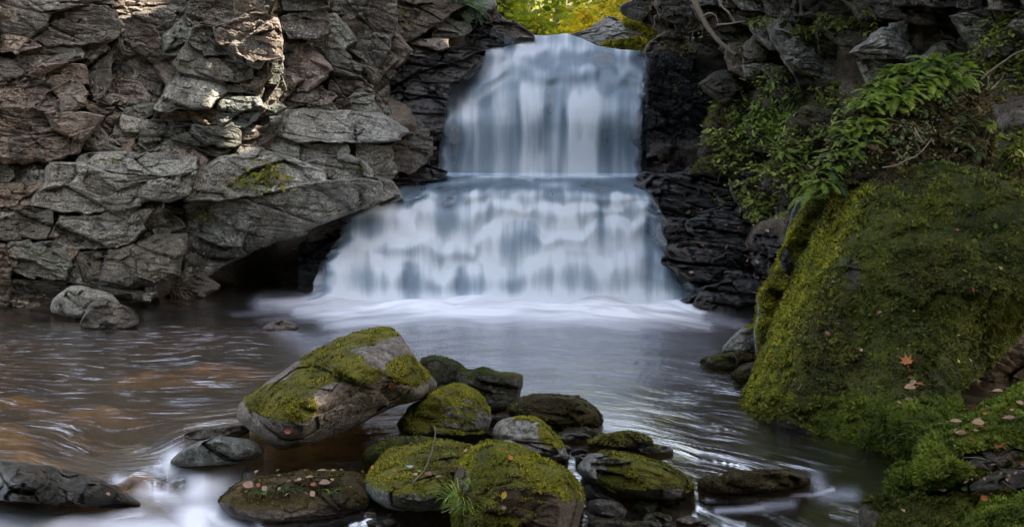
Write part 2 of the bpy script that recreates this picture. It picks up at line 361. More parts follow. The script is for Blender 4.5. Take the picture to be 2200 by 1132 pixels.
# ------------------------------------------------------------------ stones
def poly_area_c(p):
    x, y = p[:, 0], p[:, 1]; x2, y2 = np.roll(x, -1), np.roll(y, -1); cr = x * y2 - x2 * y; a = cr.sum() / 2
    return a, np.array([((x + x2) * cr).sum(), ((y + y2) * cr).sum()]) / (6 * a)
def chaikin(p, k=1):
    for _ in range(k):
        q = np.roll(p, -1, 0); p = np.stack([p * .78 + q * .22, p * .22 + q * .78], 1).reshape(-1, 2)
    return p
def radial(poly, c, th):
    d = np.stack([np.cos(th), np.sin(th)], -1); a = poly - c; b = np.roll(poly, -1, 0) - c; e = b - a
    den = d[:, None, 0] * e[None, :, 1] - d[:, None, 1] * e[None, :, 0]; den = np.where(np.abs(den) < 1e-9, 1e-9, den)
    t = (a[None, :, 0] * e[None, :, 1] - a[None, :, 1] * e[None, :, 0]) / den
    s = (a[None, :, 0] * d[:, None, 1] - a[None, :, 1] * d[:, None, 0]) / den
    t = np.where((s >= -1e-6) & (s <= 1 + 1e-6) & (t > 0), t, 0); return np.maximum(t.max(1), 2.0)
def stone(outline, Y, T=.25, B=.5, sv=0., su=0., ctrl=None, p=4., nf=4, fs=.8, seed=0, rel=(.6, 1, 1, 0), jit=2.5, rnd=1, cen=None,
          moss=0., up=0., mn=.35, blobs=(), wet=0., step=3.0, amp=1.0, lap=0.0, bulge=1.0, strata=0.0):
    """closed stone whose front outline is OUTLINE as seen from the camera; Y depth of its front plane, T rounding depth, B body behind"""
    rs = np.random.default_rng(1000 + seed); P = np.asarray(outline, float)
    if rnd: P = chaikin(P, rnd)
    area, c = poly_area_c(P); c = np.asarray(cen, float) if cen is not None else c
    per = np.linalg.norm(P - np.roll(P, 1, 0), axis=1).sum(); n = int(np.clip(per / step, 48, 460)); th = np.linspace(0, 2 * math.pi, n, endpoint=False)
    R = radial(P, c, th); cs = np.stack([np.cos(th), np.sin(th)], -1)
    bp = c + cs * R[:, None]
    j = fbm(np.c_[bp / 26, np.full(n, seed * 1.7)], 3, 11); j2, _ = facet(np.c_[bp / 34, np.full(n, seed * .7)], 12)
    R = R + jit * (1.3 * j + 1.0 * j2)
    nr = int(np.clip(R.max() / step, 12, 130)); k = np.linspace(0, 1, nr); r = .55 * k + .45 * np.sin(k * math.pi / 2)
    u = c[0] + r[:, None] * R[None] * cs[None, :, 0]; v = c[1] + r[:, None] * R[None] * cs[None, :, 1]
    px = Y / FPX if np.isscalar(Y) else float(np.mean(Y)) / FPX
    base = (ctrl(u, v) if ctrl is not None else (Y(u, v) if callable(Y) else Y)) - sv * px * (v - c[1]) + su * px * (u - c[0])
    size = math.sqrt(abs(area)); h = np.sqrt(np.clip(1 - r[:, None] ** p, 0, 1)) * np.ones_like(u)
    for _ in range(nf):
        a = rs.uniform(0, 2 * math.pi); pr = ((u - c[0]) * math.cos(a) + (v - c[1]) * math.sin(a)) / size
        h = np.minimum(h, rs.uniform(.78, 1.0) - fs * rs.uniform(.4, 1.2) * np.maximum(pr - rs.uniform(-.1, .25), -.3))
    Yf = base + T * (1 - bulge * h)
    W = at(u, v, Yf); e = 1 - r[:, None] ** 10
    d = rock_relief(W, 0, *rel[:3], smooth=rel[3], strata=strata) * amp * (.25 + .75 * e)
    Yf = Yf - d; W = at(u, v, Yf)
    # back
    kb = np.array([1.0, .97, .8, .4, 0.02]); db = np.array([.35, .7, .95, 1., 1.]) * B
    ub = c[0] + kb[:, None] * R[None] * cs[None, :, 0]; vb = c[1] + kb[:, None] * R[None] * cs[None, :, 1]
    Wb = at(ub, vb, Yf[-1][None] + db[:, None])
    V = np.concatenate([W.reshape(-1, 3), Wb.reshape(-1, 3)]); nr2 = nr + len(kb); F = grid_faces(nr2, n, True)[:, ::-1]
    # collapse the centre ring into one point each
    V[:n] = V[:n].mean(0) * .0 + V[:n]
    nrm = vnorm(V, F); flip = (nrm[:nr * n] * (np.array([0, 0, CAM_Z]) - V[:nr * n])).sum(-1).mean() < 0
    if flip: F = F[:, ::-1]; nrm = -nrm
    U, Vv = project(V)
    # smoothed normal for moss choice
    m = moss + up * ss(mn - .3, mn + .3, nrm[:, 2]) + .35 * fbm(V * 2.3, 3, 77 + seed) * (1 if (moss or up or blobs) else 0)
    for bu, bv, ru, rv, s_ in blobs:
        m = m + s_ * np.exp(-(((U - bu) / ru) ** 2 + ((Vv - bv) / rv) ** 2) ** 1.5)
    wt = np.clip(wet(V, U, Vv) if callable(wet) else np.full(len(V), wet), 0, 1)
    return dict(V=V, F=F, N=nrm, moss=np.clip(m, 0, 1), wet=wt, nfront=nr * n)
def put_stone(name, s, mat, parent=None, base=None, **tags):
    V = s['V']; loc = np.zeros(3)
    if parent is None:
        loc = V.mean(0).copy(); loc[2] = V[:, 2].min() if base is None else base
    me = mesh_np(name, V - loc, s['F'], mat, tags.get('smooth', True), {'moss': s['moss'], 'wet': s['wet']})
    o = link(name, me, parent, loc if parent is None else None)
    if parent is None: tag(o, tags.get('label'), tags.get('cat', 'rock'), tags.get('group'))
    s['loc'] = loc; s['obj'] = o
    return o
def fuzz(s, count, size, mat, thresh=.5, droop=.3, name='moss', seed=0, region=None, wide=.42, lift=0.0):
    """short moss shoots, real geometry, over the mossy parts of a stone"""
    count = int(count * .85); rs = np.random.default_rng(seed + 5); V, F, Nn = s['V'], s['F'], s['N']
    F = F[(F < s['nfront']).all(1)]; a = V[F]; ce = a.mean(1); ar = np.linalg.norm(np.cross(a[:, 2] - a[:, 0], a[:, 3] - a[:, 1]), axis=1)
    mo = s['moss'][F].mean(1); fn = Nn[F].mean(1); tv = np.array([0, 0, CAM_Z]) - ce; face = (fn * tv).sum(1) / np.linalg.norm(tv, axis=1)
    U, Vv = project(ce); wgt = ar * (mo > thresh) * (face > -.25) * (U > -150) * (U < 2350) * (Vv > -100) * (Vv < 1230)
    if region is not None: wgt = wgt * region(U, Vv, ce, fn)
    if wgt.sum() <= 0: return None
    i = rs.choice(len(F), count, p=wgt / wgt.sum()); b = rs.random((count, 2)); q = a[i]
    P = (q[:, 0] * ((1 - b[:, 0]) * (1 - b[:, 1]))[:, None] + q[:, 1] * (b[:, 0] * (1 - b[:, 1]))[:, None] + q[:, 2] * (b[:, 0] * b[:, 1])[:, None] + q[:, 3] * ((1 - b[:, 0]) * b[:, 1])[:, None])
    nn = fn[i]; nn = nn / np.maximum(np.linalg.norm(nn, axis=1, keepdims=True), 1e-9)
    t = rs.normal(size=(count, 3)); t -= (t * nn).sum(1, keepdims=True) * nn; t /= np.linalg.norm(t, axis=1, keepdims=True)
    clump = .6 + .8 * ss(-.5, .6, vn(P * 14, 3))
    L = size * rs.uniform(.55, 1.35, count) * clump; dirn = nn * rs.uniform(.35, 1.0, count)[:, None] + t * rs.uniform(.3, 1., count)[:, None] + np.array([0, 0, -droop]); dirn /= np.linalg.norm(dirn, axis=1, keepdims=True)
    side = np.cross(dirn, nn); side /= np.maximum(np.linalg.norm(side, axis=1, keepdims=True), 1e-6)
    wd = (L * wide)[:, None] * side; P = P - nn * .004 + nn * lift
    vs = np.stack([P - wd * .85, P + wd * .85, P + dirn * L[:, None]], 1).reshape(-1, 3)
    k = np.arange(count)[:, None] * 3; fs = k + np.array([[0, 1, 2]])
    rr = np.repeat(np.clip(rs.random(count) * .6 + .4 * ss(-.6, .6, vn(P * 5, 9)), 0, 1), 3)
    me = mesh_np(name, vs - s['loc'], fs, mat, False, {'rnd': rr})
    o = link(name, me, s['obj']); tag(o, kind='stuff'); return o
# ------------------------------------------------------------------ terrain
def backing(name, Yf, u0, u1, v0, v1, step, mat, off, seed, amp=1.0, topstep=None, wet=0., moss=0., up=0., big=1.3):
    vs_ = np.arange(v0, v1 + step, step); us = np.arange(u0, u1 + step, step)
    U, Vv = np.meshgrid(us, vs_); Y = Yf(U, Vv) + off; W = at(U, Vv, Y)
    hi = ss(-40, -300, Vv)
    Y = Y - rock_relief(W, seed, big, 1, 1, strata=.7) * amp - hi * .5 * facet(W * .55, seed + 40)[0]
    W = at(U, Vv, Y); V = W.reshape(-1, 3); F = grid_faces(len(vs_), len(us)); nrm = vnorm(V, F)
    if (nrm * (np.array([0, 0, CAM_Z]) - V)).sum(-1).mean() < 0: F = F[:, ::-1]; nrm = -nrm
    m = np.clip(moss + up * ss(.1, .7, nrm[:, 2]) + .35 * fbm(V * 1.8, 3, seed) * (1 if moss or up else 0), 0, 1)
    wt = wet(U, Vv).ravel() if callable(wet) else np.full(len(V), wet)
    me = mesh_np(name, V, F, mat, True, {'moss': m, 'wet': wt}); o = link(name, me); tag(o, kind='structure')
    return o, dict(V=V, F=F, N=nrm, moss=m, wet=wt, nfront=len(V), loc=np.zeros(3), obj=o)
YL = idw([(-500, 0, 12), (-500, 640, 11.5), (-100, 0, 13.2), (-100, 640, 12.6), (100, 0, 13.6), (100, 300, 13.2), (100, 500, 12.9), (100, 640, 13.0), (250, 100, 14.0),
          (300, 0, 14.3), (300, 200, 14.0), (300, 400, 13.1), (300, 600, 13.2), (400, 300, 13.8), (450, 100, 13.6), (560, 100, 13.2), (560, 250, 13.6),
          (500, 20, 13.8), (640, 100, 15), (650, 150, 15.3), (650, 0, 14.8), (750, 50, 15.3), (780, 200, 15.2), (650, 230, 14.9), (850, 50, 16.2),
          (950, 50, 17), (1050, 70, 18), (900, 100, 16.8), (860, 160, 16.3), (700, 270, 14.5), (850, 280, 14.7), (900, 330, 15), (940, 375, 15.6), (960, 250, 16.9),
          (700, 400, 13.9), (800, 400, 14.5), (500, 400, 13.4), (450, 500, 13.4), (600, 480, 13.9), (550, 600, 15.6), (480, 640, 15.2), (650, 590, 15.2), (720, 520, 14.8), (300, -400, 15), (700, -400, 16), (1000, -400, 19)])
YR = idw([(1380, 50, 17.8), (1400, 110, 17.2), (1380, 240, 16.9), (1480, 240, 16.8), (1540, 240, 16.2), (1480, 370, 16.4), (1450, 20, 16), (1560, 60, 15),
          (1700, 60, 14.2), (1850, 80, 13.2), (2000, 60, 12.5), (2200, 50, 11.5), (2500, 50, 10), (1590, 300, 15.1), (1650, 250, 14.4), (1750, 300, 13.2),
          (1850, 300, 12.2), (2000, 300, 11.2), (2200, 300, 10.2), (1400, 400, 15.2), (1500, 400, 14.9), (1600, 430, 14.1), (1430, 500, 14.3), (1550, 520, 13.9), (1650, 520, 13.1),
          (1500, 600, 13.7), (1600, 600, 13.2), (1560, 680, 12.7), (1700, 500, 12.2), (1700, 700, 11), (2000, 600, 10), (2200, 600, 9), (2600, 600, 8), (1500, -400, 17), (2000, -400, 13.5), (2600, -400, 11)])
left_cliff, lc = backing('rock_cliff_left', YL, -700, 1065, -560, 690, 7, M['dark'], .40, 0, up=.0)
# trim the cliff where the stream channel opens
def trim(o, keep):
    me = o.data; co = np.empty(len(me.vertices) * 3, np.float32); me.vertices.foreach_get('co', co); co = co.reshape(-1, 3); U, V = project(co)
    import bmesh
    bm = bmesh.new(); bm.from_mesh(me); bm.verts.ensure_lookup_table(); k = keep(U, V)
    bmesh.ops.delete(bm, geom=[bm.verts[i] for i in np.nonzero(~k)[0]], context='VERTS'); bm.to_mesh(me); bm.free()
lx = lambda v: np.interp(v, [-560, -60, 0, 40, 80, 110, 200, 376, 430, 520, 690], [1010, 1030, 1050, 1120, 1120, 1050, 940, 936, 860, 780, 760])
trim(left_cliff, lambda U, V: U < lx(V) + 6 * np.sin(V * .3))
right_cliff, rc = backing('rock_cliff_right', YR, 1340, 2750, -560, 700, 7, M['dark'], .35, 3, wet=lambda U, V: ss(1640, 1560, U) * ss(60, 130, V) , up=.35, moss=.0)
rx = lambda v: np.interp(v, [-560, 0, 60, 110, 300, 376, 440, 560, 700], [1400, 1412, 1412, 1392, 1392, 1380, 1400, 1440, 1480])
trim(right_cliff, lambda U, V: U > rx(V) + 5 * np.sin(V * .3))
# --- blocks of the left cliff, each traced from the photograph: outline, up-tilt sv, side-tilt su, depth shift, material, options
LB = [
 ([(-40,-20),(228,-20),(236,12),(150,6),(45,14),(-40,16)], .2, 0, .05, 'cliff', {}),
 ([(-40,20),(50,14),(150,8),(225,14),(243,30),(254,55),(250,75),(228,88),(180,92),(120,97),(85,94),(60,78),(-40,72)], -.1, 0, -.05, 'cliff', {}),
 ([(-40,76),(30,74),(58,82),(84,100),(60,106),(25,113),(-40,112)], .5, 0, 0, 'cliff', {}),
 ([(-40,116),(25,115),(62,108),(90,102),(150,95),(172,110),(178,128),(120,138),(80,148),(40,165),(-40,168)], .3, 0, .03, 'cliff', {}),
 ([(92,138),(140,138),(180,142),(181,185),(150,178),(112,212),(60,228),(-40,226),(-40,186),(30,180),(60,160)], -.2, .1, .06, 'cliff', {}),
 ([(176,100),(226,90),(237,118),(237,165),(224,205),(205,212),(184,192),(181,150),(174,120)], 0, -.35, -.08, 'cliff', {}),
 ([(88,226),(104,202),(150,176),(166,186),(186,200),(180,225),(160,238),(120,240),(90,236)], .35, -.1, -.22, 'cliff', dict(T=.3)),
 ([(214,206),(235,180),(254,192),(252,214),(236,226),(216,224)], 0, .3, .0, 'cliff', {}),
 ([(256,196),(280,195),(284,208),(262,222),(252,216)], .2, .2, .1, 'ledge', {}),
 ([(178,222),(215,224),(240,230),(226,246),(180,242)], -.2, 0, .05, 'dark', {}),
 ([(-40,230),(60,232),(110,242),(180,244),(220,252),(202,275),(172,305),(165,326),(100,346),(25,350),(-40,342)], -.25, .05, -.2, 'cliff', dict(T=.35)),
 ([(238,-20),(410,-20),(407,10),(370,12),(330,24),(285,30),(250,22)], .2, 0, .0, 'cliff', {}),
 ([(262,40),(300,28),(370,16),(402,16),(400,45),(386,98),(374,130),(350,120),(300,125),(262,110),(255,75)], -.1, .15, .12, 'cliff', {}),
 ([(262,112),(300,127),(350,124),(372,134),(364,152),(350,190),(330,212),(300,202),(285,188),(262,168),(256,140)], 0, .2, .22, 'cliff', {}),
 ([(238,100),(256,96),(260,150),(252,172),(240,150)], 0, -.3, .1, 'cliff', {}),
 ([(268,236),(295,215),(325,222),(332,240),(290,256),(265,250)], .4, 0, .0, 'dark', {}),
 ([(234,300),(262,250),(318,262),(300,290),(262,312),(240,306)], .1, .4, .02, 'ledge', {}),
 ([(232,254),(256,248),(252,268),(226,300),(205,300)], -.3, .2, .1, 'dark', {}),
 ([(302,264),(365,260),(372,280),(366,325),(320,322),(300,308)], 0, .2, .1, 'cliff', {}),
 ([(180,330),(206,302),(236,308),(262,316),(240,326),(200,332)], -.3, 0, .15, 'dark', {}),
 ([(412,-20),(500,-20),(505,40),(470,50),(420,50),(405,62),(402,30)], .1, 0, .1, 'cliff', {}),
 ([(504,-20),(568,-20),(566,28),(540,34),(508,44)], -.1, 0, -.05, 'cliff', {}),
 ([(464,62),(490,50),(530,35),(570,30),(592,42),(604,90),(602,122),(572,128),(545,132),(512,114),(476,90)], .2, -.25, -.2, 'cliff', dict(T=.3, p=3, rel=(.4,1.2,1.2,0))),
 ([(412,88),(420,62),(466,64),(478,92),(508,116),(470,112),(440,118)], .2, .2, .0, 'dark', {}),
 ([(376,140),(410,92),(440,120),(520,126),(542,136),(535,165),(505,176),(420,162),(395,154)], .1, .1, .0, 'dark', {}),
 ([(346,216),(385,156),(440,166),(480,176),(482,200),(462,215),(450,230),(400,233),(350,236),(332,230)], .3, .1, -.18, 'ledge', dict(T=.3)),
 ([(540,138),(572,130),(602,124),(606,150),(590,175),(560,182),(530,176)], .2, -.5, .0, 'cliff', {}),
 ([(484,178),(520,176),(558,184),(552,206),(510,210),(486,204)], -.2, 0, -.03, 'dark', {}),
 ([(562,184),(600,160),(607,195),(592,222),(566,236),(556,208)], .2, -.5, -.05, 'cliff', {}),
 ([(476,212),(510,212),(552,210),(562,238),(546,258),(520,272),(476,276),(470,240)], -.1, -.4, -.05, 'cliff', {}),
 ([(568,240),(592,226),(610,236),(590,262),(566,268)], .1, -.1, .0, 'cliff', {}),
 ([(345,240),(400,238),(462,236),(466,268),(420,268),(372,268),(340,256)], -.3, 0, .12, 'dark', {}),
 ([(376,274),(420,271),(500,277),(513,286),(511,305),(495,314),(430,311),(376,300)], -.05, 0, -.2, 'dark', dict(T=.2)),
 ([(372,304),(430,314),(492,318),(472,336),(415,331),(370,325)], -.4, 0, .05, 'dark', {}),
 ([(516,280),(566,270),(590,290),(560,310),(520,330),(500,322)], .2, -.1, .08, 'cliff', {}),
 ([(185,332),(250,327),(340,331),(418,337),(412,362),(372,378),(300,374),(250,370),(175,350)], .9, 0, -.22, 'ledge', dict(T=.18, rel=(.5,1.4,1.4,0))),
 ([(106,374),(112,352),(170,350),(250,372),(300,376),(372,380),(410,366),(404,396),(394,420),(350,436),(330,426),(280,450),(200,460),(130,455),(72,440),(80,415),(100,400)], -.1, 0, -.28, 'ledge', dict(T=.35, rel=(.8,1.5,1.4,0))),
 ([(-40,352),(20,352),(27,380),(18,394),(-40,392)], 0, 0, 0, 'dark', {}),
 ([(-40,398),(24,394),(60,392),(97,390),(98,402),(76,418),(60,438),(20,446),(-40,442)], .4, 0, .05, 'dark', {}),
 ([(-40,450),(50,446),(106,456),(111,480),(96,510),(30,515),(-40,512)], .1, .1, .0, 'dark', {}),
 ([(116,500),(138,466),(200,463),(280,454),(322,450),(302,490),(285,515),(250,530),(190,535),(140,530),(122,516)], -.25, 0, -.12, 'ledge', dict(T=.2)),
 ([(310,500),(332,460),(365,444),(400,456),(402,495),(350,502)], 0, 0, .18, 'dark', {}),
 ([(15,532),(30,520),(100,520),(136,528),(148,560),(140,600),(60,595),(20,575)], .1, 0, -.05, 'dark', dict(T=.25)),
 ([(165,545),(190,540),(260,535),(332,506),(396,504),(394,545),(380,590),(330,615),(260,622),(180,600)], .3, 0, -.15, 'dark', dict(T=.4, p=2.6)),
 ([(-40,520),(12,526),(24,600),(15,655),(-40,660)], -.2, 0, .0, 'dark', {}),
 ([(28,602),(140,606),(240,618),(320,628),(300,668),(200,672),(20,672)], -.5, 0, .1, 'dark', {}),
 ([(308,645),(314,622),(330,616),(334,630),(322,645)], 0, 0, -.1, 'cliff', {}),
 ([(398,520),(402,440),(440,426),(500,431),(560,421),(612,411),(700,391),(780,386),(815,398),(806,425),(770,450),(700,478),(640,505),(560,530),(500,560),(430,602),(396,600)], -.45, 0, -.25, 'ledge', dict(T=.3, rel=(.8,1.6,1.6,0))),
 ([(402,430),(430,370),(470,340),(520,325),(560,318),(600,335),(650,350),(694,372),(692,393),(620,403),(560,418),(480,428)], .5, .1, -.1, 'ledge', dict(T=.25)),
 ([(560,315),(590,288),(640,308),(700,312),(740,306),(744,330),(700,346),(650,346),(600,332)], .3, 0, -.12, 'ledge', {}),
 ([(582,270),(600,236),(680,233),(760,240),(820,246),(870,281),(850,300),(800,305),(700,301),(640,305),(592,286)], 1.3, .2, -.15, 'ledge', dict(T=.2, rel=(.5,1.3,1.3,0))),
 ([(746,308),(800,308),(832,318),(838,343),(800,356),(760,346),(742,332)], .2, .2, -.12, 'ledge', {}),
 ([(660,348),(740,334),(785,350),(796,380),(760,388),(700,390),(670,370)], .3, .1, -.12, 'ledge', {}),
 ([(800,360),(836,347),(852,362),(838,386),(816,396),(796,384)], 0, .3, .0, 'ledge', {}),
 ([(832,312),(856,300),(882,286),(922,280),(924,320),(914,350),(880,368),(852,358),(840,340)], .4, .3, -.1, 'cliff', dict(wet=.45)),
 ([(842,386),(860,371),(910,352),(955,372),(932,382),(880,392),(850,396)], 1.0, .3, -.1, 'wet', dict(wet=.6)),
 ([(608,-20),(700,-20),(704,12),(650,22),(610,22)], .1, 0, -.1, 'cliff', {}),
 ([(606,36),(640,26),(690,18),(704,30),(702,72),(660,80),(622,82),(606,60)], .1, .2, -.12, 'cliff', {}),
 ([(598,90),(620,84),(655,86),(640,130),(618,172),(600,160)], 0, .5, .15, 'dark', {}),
 ([(658,86),(700,78),(694,130),(678,150),(692,174),(660,176),(640,168),(646,130)], 0, .3, .1, 'dark', {}),
 ([(710,-20),(842,-20),(852,30),(832,108),(804,158),(786,130),(750,113),(714,62)], -.1, -.1, -.1, 'cliff', dict(T=.3)),
 ([(700,82),(720,84),(748,118),(790,152),(800,190),(790,214),(745,205),(714,170),(698,130)], -.1, .1, .0, 'dark', {}),
 ([(606,192),(622,180),(690,187),(712,206),(700,222),(640,230),(600,230)], .6, 0, -.1, 'cliff', {}),
 ([(752,210),(762,200),(800,206),(808,240),(780,245),(758,236)], .1, .2, -.15, 'cliff', {}),
 ([(712,176),(744,208),(752,232),(716,232),(700,222)], .1, 0, .0, 'dark', {}),
 ([(806,166),(842,104),(870,82),(882,100),(860,150),(832,184),(812,200)], .3, .4, .0, 'cliff', {}),
 ([(812,204),(834,192),(828,238),(812,236)], .2, .2, .1, 'dark', {}),
 ([(844,-20),(962,-20),(1002,8),(960,38),(900,78),(860,92),(848,60)], .2, .3, -.1, 'dark', dict(up=.3)),
 ([(878,98),(905,86),(955,88),(956,104),(925,122),(885,116)], .5, .2, -.2, 'cliff', {}),
 ([(930,56),(960,42),(1006,50),(1010,66),(985,78),(936,84)], .5, .2, -.1, 'cliff', dict(up=.4)),
 ([(960,20),(1004,10),(1050,-10),(1060,14),(1040,24),(1000,40)], .3, .2, .1, 'ledge', {}),
 ([(996,66),(1020,40),(1050,48),(1070,75),(1076,92),(1040,98),(1000,88)], .1, .2, -.2, 'wet', dict(wet=.2, T=.3)),
 ([(1036,38),(1060,26),(1098,48),(1128,64),(1146,78),(1095,78),(1066,62)], .5, .2, .1, 'cliff', dict(up=.15)),
 ([(844,168),(872,122),(950,108),(1010,100),(1032,106),(990,128),(900,152),(860,180)], .8, .2, -.2, 'wet', dict(wet=.5)),
 ([(820,250),(848,190),(900,158),(960,132),(1036,112),(1040,130),(1000,175),(965,200),(956,240),(952,276),(880,277),(850,256)], .8, .2, -.15, 'wet', dict(T=.2, rel=(.9,2.2,2.2,0))),
]
for i, (ol, sv, su, dy, mt, o) in enumerate(LB):
    a, c = poly_area_c(np.array(ol, float)); Y = float(YL(*c)); o = dict(o); px = Y / FPX; sz = math.sqrt(abs(a)) * px
    T = o.pop('T', .0) * .35 + min(.15, .06 + .06 * sz); o.pop('rel', 0); rel = (1.15, 1.3, .95, 0) if mt != 'ledge' else (1.0, 1.0, .8, 0); ol = np.array(c) + (np.array(ol, float) - c) * (1 + 9. / math.sqrt(abs(a)))
    jj = {k: o.pop(k) for k in list(o)}
    s = stone(ol, Y + dy, T, .7, sv, su, p=jj.pop('p', 14.), nf=4, fs=.5, seed=i, rel=rel, jit=4.5, rnd=0, strata=.3 if mt != 'wet' else .9, step=4.5, **jj)
    put_stone('rock_block', s, M[mt], left_cliff, smooth=False)
# --- blocks of the right cliff
RB = [
 ([(1418,-20),(1498,-20),(1530,30),(1500,56),(1450,52),(1420,34)], -.1, .1, -.1, 'dark', dict(up=.3)),
 ([(1490,-20),(1556,-20),(1560,12),(1500,14)], 0, 0, -.25, 'ledge', {}),
 ([(1565,-20),(1640,-20),(1642,6),(1600,11),(1565,8)], 0, 0, -.2, 'ledge', {}),
 ([(1566,26),(1600,16),(1640,20),(1655,40),(1604,54),(1572,46)], .2, 0, -.1, 'dark', dict(up=.4)),
 ([(1614,-20),(1700,-20),(1694,34),(1650,38),(1644,10)], 0, .2, -.1, 'dark', dict(up=.4)),
 ([(1704,-20),(1800,-20),(1850,20),(1830,60),(1760,66),(1700,50)], -.3, .0, .0, 'soil', dict(up=.5, moss=.15)),
 ([(1830,110),(1862,90),(1890,64),(1950,42),(2012,70),(1985,110),(1940,128),(1860,126)], .2, .1, -.25, 'ledge', dict(T=.3)),
 ([(1650,60),(1700,70),(1762,118),(1822,168),(1828,180),(1790,180),(1730,152),(1688,130),(1660,90)], .3, .3, -.35, 'ledge', dict(T=.15)),
 ([(1592,100),(1640,62),(1656,90),(1680,122),(1700,140),(1660,130),(1600,136)], .1, 0, -.1, 'dark', {}),
 ([(1595,140),(1660,134),(1690,146),(1684,160),(1640,167),(1600,168)], .1, 0, -.15, 'ledge', dict(p=6)),
 ([(1386,110),(1400,88),(1440,62),(1490,60),(1512,90),(1490,112),(1440,128),(1400,120)], .1, .1, -.45, 'dark', dict(up=.3, T=.4)),
 ([(1512,60),(1560,56),(1590,80),(1586,110),(1540,130),(1500,116)], -.5, 0, .2, 'dark', {}),
 ([(1912,-20),(2052,-20),(2054,14),(1990,16),(1918,12)], 0, 0, -.35, 'dark', {}),
 ([(2054,-20),(2108,-20),(2108,16),(2056,17)], 0, 0, -.38, 'dark', {}),
 ([(2112,-20),(2260,-20),(2260,20),(2200,30),(2130,20)], 0, 0, -.2, 'dark', dict(up=.3)),
 ([(2068,30),(2116,20),(2120,44),(2070,46),(2040,36)], 0, -.1, -.3, 'ledge', {}),
 ([(1940,28),(2030,32),(2064,50),(1990,56),(1946,44)], -.1, 0, .0, 'soil', {}),
 ([(1796,-20),(1906,-20),(1910,16),(1896,50),(1850,40),(1806,0)], .1, .1, -.2, 'dark', dict(up=.3)),
 ([(1840,132),(1900,130),(1960,140),(1930,180),(1860,176)], .3, .2, -.15, 'ledge', {}),
 ([(1700,70),(1740,62),(1830,66),(1820,110),(1790,130),(1760,112)], -.2, 0, .05, 'soil', dict(moss=.2, up=.4)),
 ([(1706,152),(1800,184),(1860,186),(1840,230),(1760,220),(1720,190)], -.3, 0, .1, 'soil', dict(up=.5)),
 ([(1500,330),(1512,270),(1540,215),(1580,188),(1640,176),(1700,186),(1730,230),(1690,300),(1640,360),(1560,380),(1500,372)], .45, .3, -.1, 'bank', dict(T=.5, moss=.1, up=.35, p=2.5)),
 ([(1650,360),(1690,300),(1740,230),(1800,200),(1860,230),(1850,330),(1780,410),(1700,430),(1640,400)], .6, .2, -.3, 'soil', dict(T=.4, moss=.15, up=.5, p=2.5)),
 ([(1484,372),(1520,330),(1600,350),(1660,380),(1650,410),(1570,385)], .6, .2, -.25, 'bank', dict(moss=.1, up=.4, p=2.5)),
 ([(1570,395),(1640,375),(1700,400),(1720,460),(1660,500),(1600,470),(1580,430)], .5, .2, -.2, 'soil', dict(moss=.1, up=.45, p=3)),
 ([(1390,118),(1430,114),(1500,118),(1566,128),(1560,200),(1550,374),(1390,374),(1388,240)], -.1, 0, -.35, 'bed', dict(T=.1)),
 # wet ledges right of the lower fall
 ([(1366,398),(1400,374),(1480,369),(1560,380),(1604,400),(1592,428),(1500,432),(1430,425),(1390,415)], .9, .1, -.2, 'wet', dict(T=.22, rel=(1.3,1.9,1.3,0))),
 ([(1394,420),(1440,428),(1520,434),(1560,446),(1520,470),(1440,474),(1404,455)], .5, .1, -.2, 'wet', dict(rel=(1.3,1.9,1.3,0))),
 ([(1480,474),(1560,446),(1640,452),(1664,480),(1624,506),(1540,512),(1480,500)], .3, .1, -.15, 'wet', dict(rel=(1.3,1.9,1.3,0))),
 ([(1416,478),(1470,474),(1478,502),(1500,514),(1440,520),(1424,505)], .3, .1, -.15, 'wet', dict(rel=(1.3,1.9,1.3,0))),
 ([(1430,526),(1500,516),(1600,512),(1684,540),(1644,568),(1540,572),(1440,556)], .8, .1, -.2, 'wet', dict(T=.2, rel=(1.3,1.9,1.3,0))),
 ([(1440,568),(1520,574),(1644,572),(1650,598),(1600,612),(1520,606),(1460,592)], .4, .1, -.1, 'wet', dict(rel=(1.3,1.9,1.3,0))),
 ([(1492,652),(1502,622),(1560,606),(1650,600),(1640,680),(1560,684),(1510,676)], .5, .1, -.2, 'wet', dict(T=.25, rel=(1.3,1.9,1.3,0))),
 ([(1640,500),(1700,470),(1730,520),(1700,600),(1650,610),(1650,560)], .3, .2, .0, 'wet', dict(up=.2)),
]
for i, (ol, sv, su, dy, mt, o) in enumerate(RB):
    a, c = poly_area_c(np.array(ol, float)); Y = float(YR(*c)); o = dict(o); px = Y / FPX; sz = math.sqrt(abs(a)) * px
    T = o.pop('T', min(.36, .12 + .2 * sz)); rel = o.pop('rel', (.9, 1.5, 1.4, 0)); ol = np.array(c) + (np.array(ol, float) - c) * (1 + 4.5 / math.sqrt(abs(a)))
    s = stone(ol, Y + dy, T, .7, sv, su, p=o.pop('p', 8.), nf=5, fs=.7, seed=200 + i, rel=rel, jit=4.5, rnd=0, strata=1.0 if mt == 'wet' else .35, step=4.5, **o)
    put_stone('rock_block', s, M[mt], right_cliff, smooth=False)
    if mt in ('bank', 'soil') or o.get('up', 0) >= .4: fuzz(s, int(3000 * sz * sz + 800), .035, M['moss_dark'], .42, seed=i)
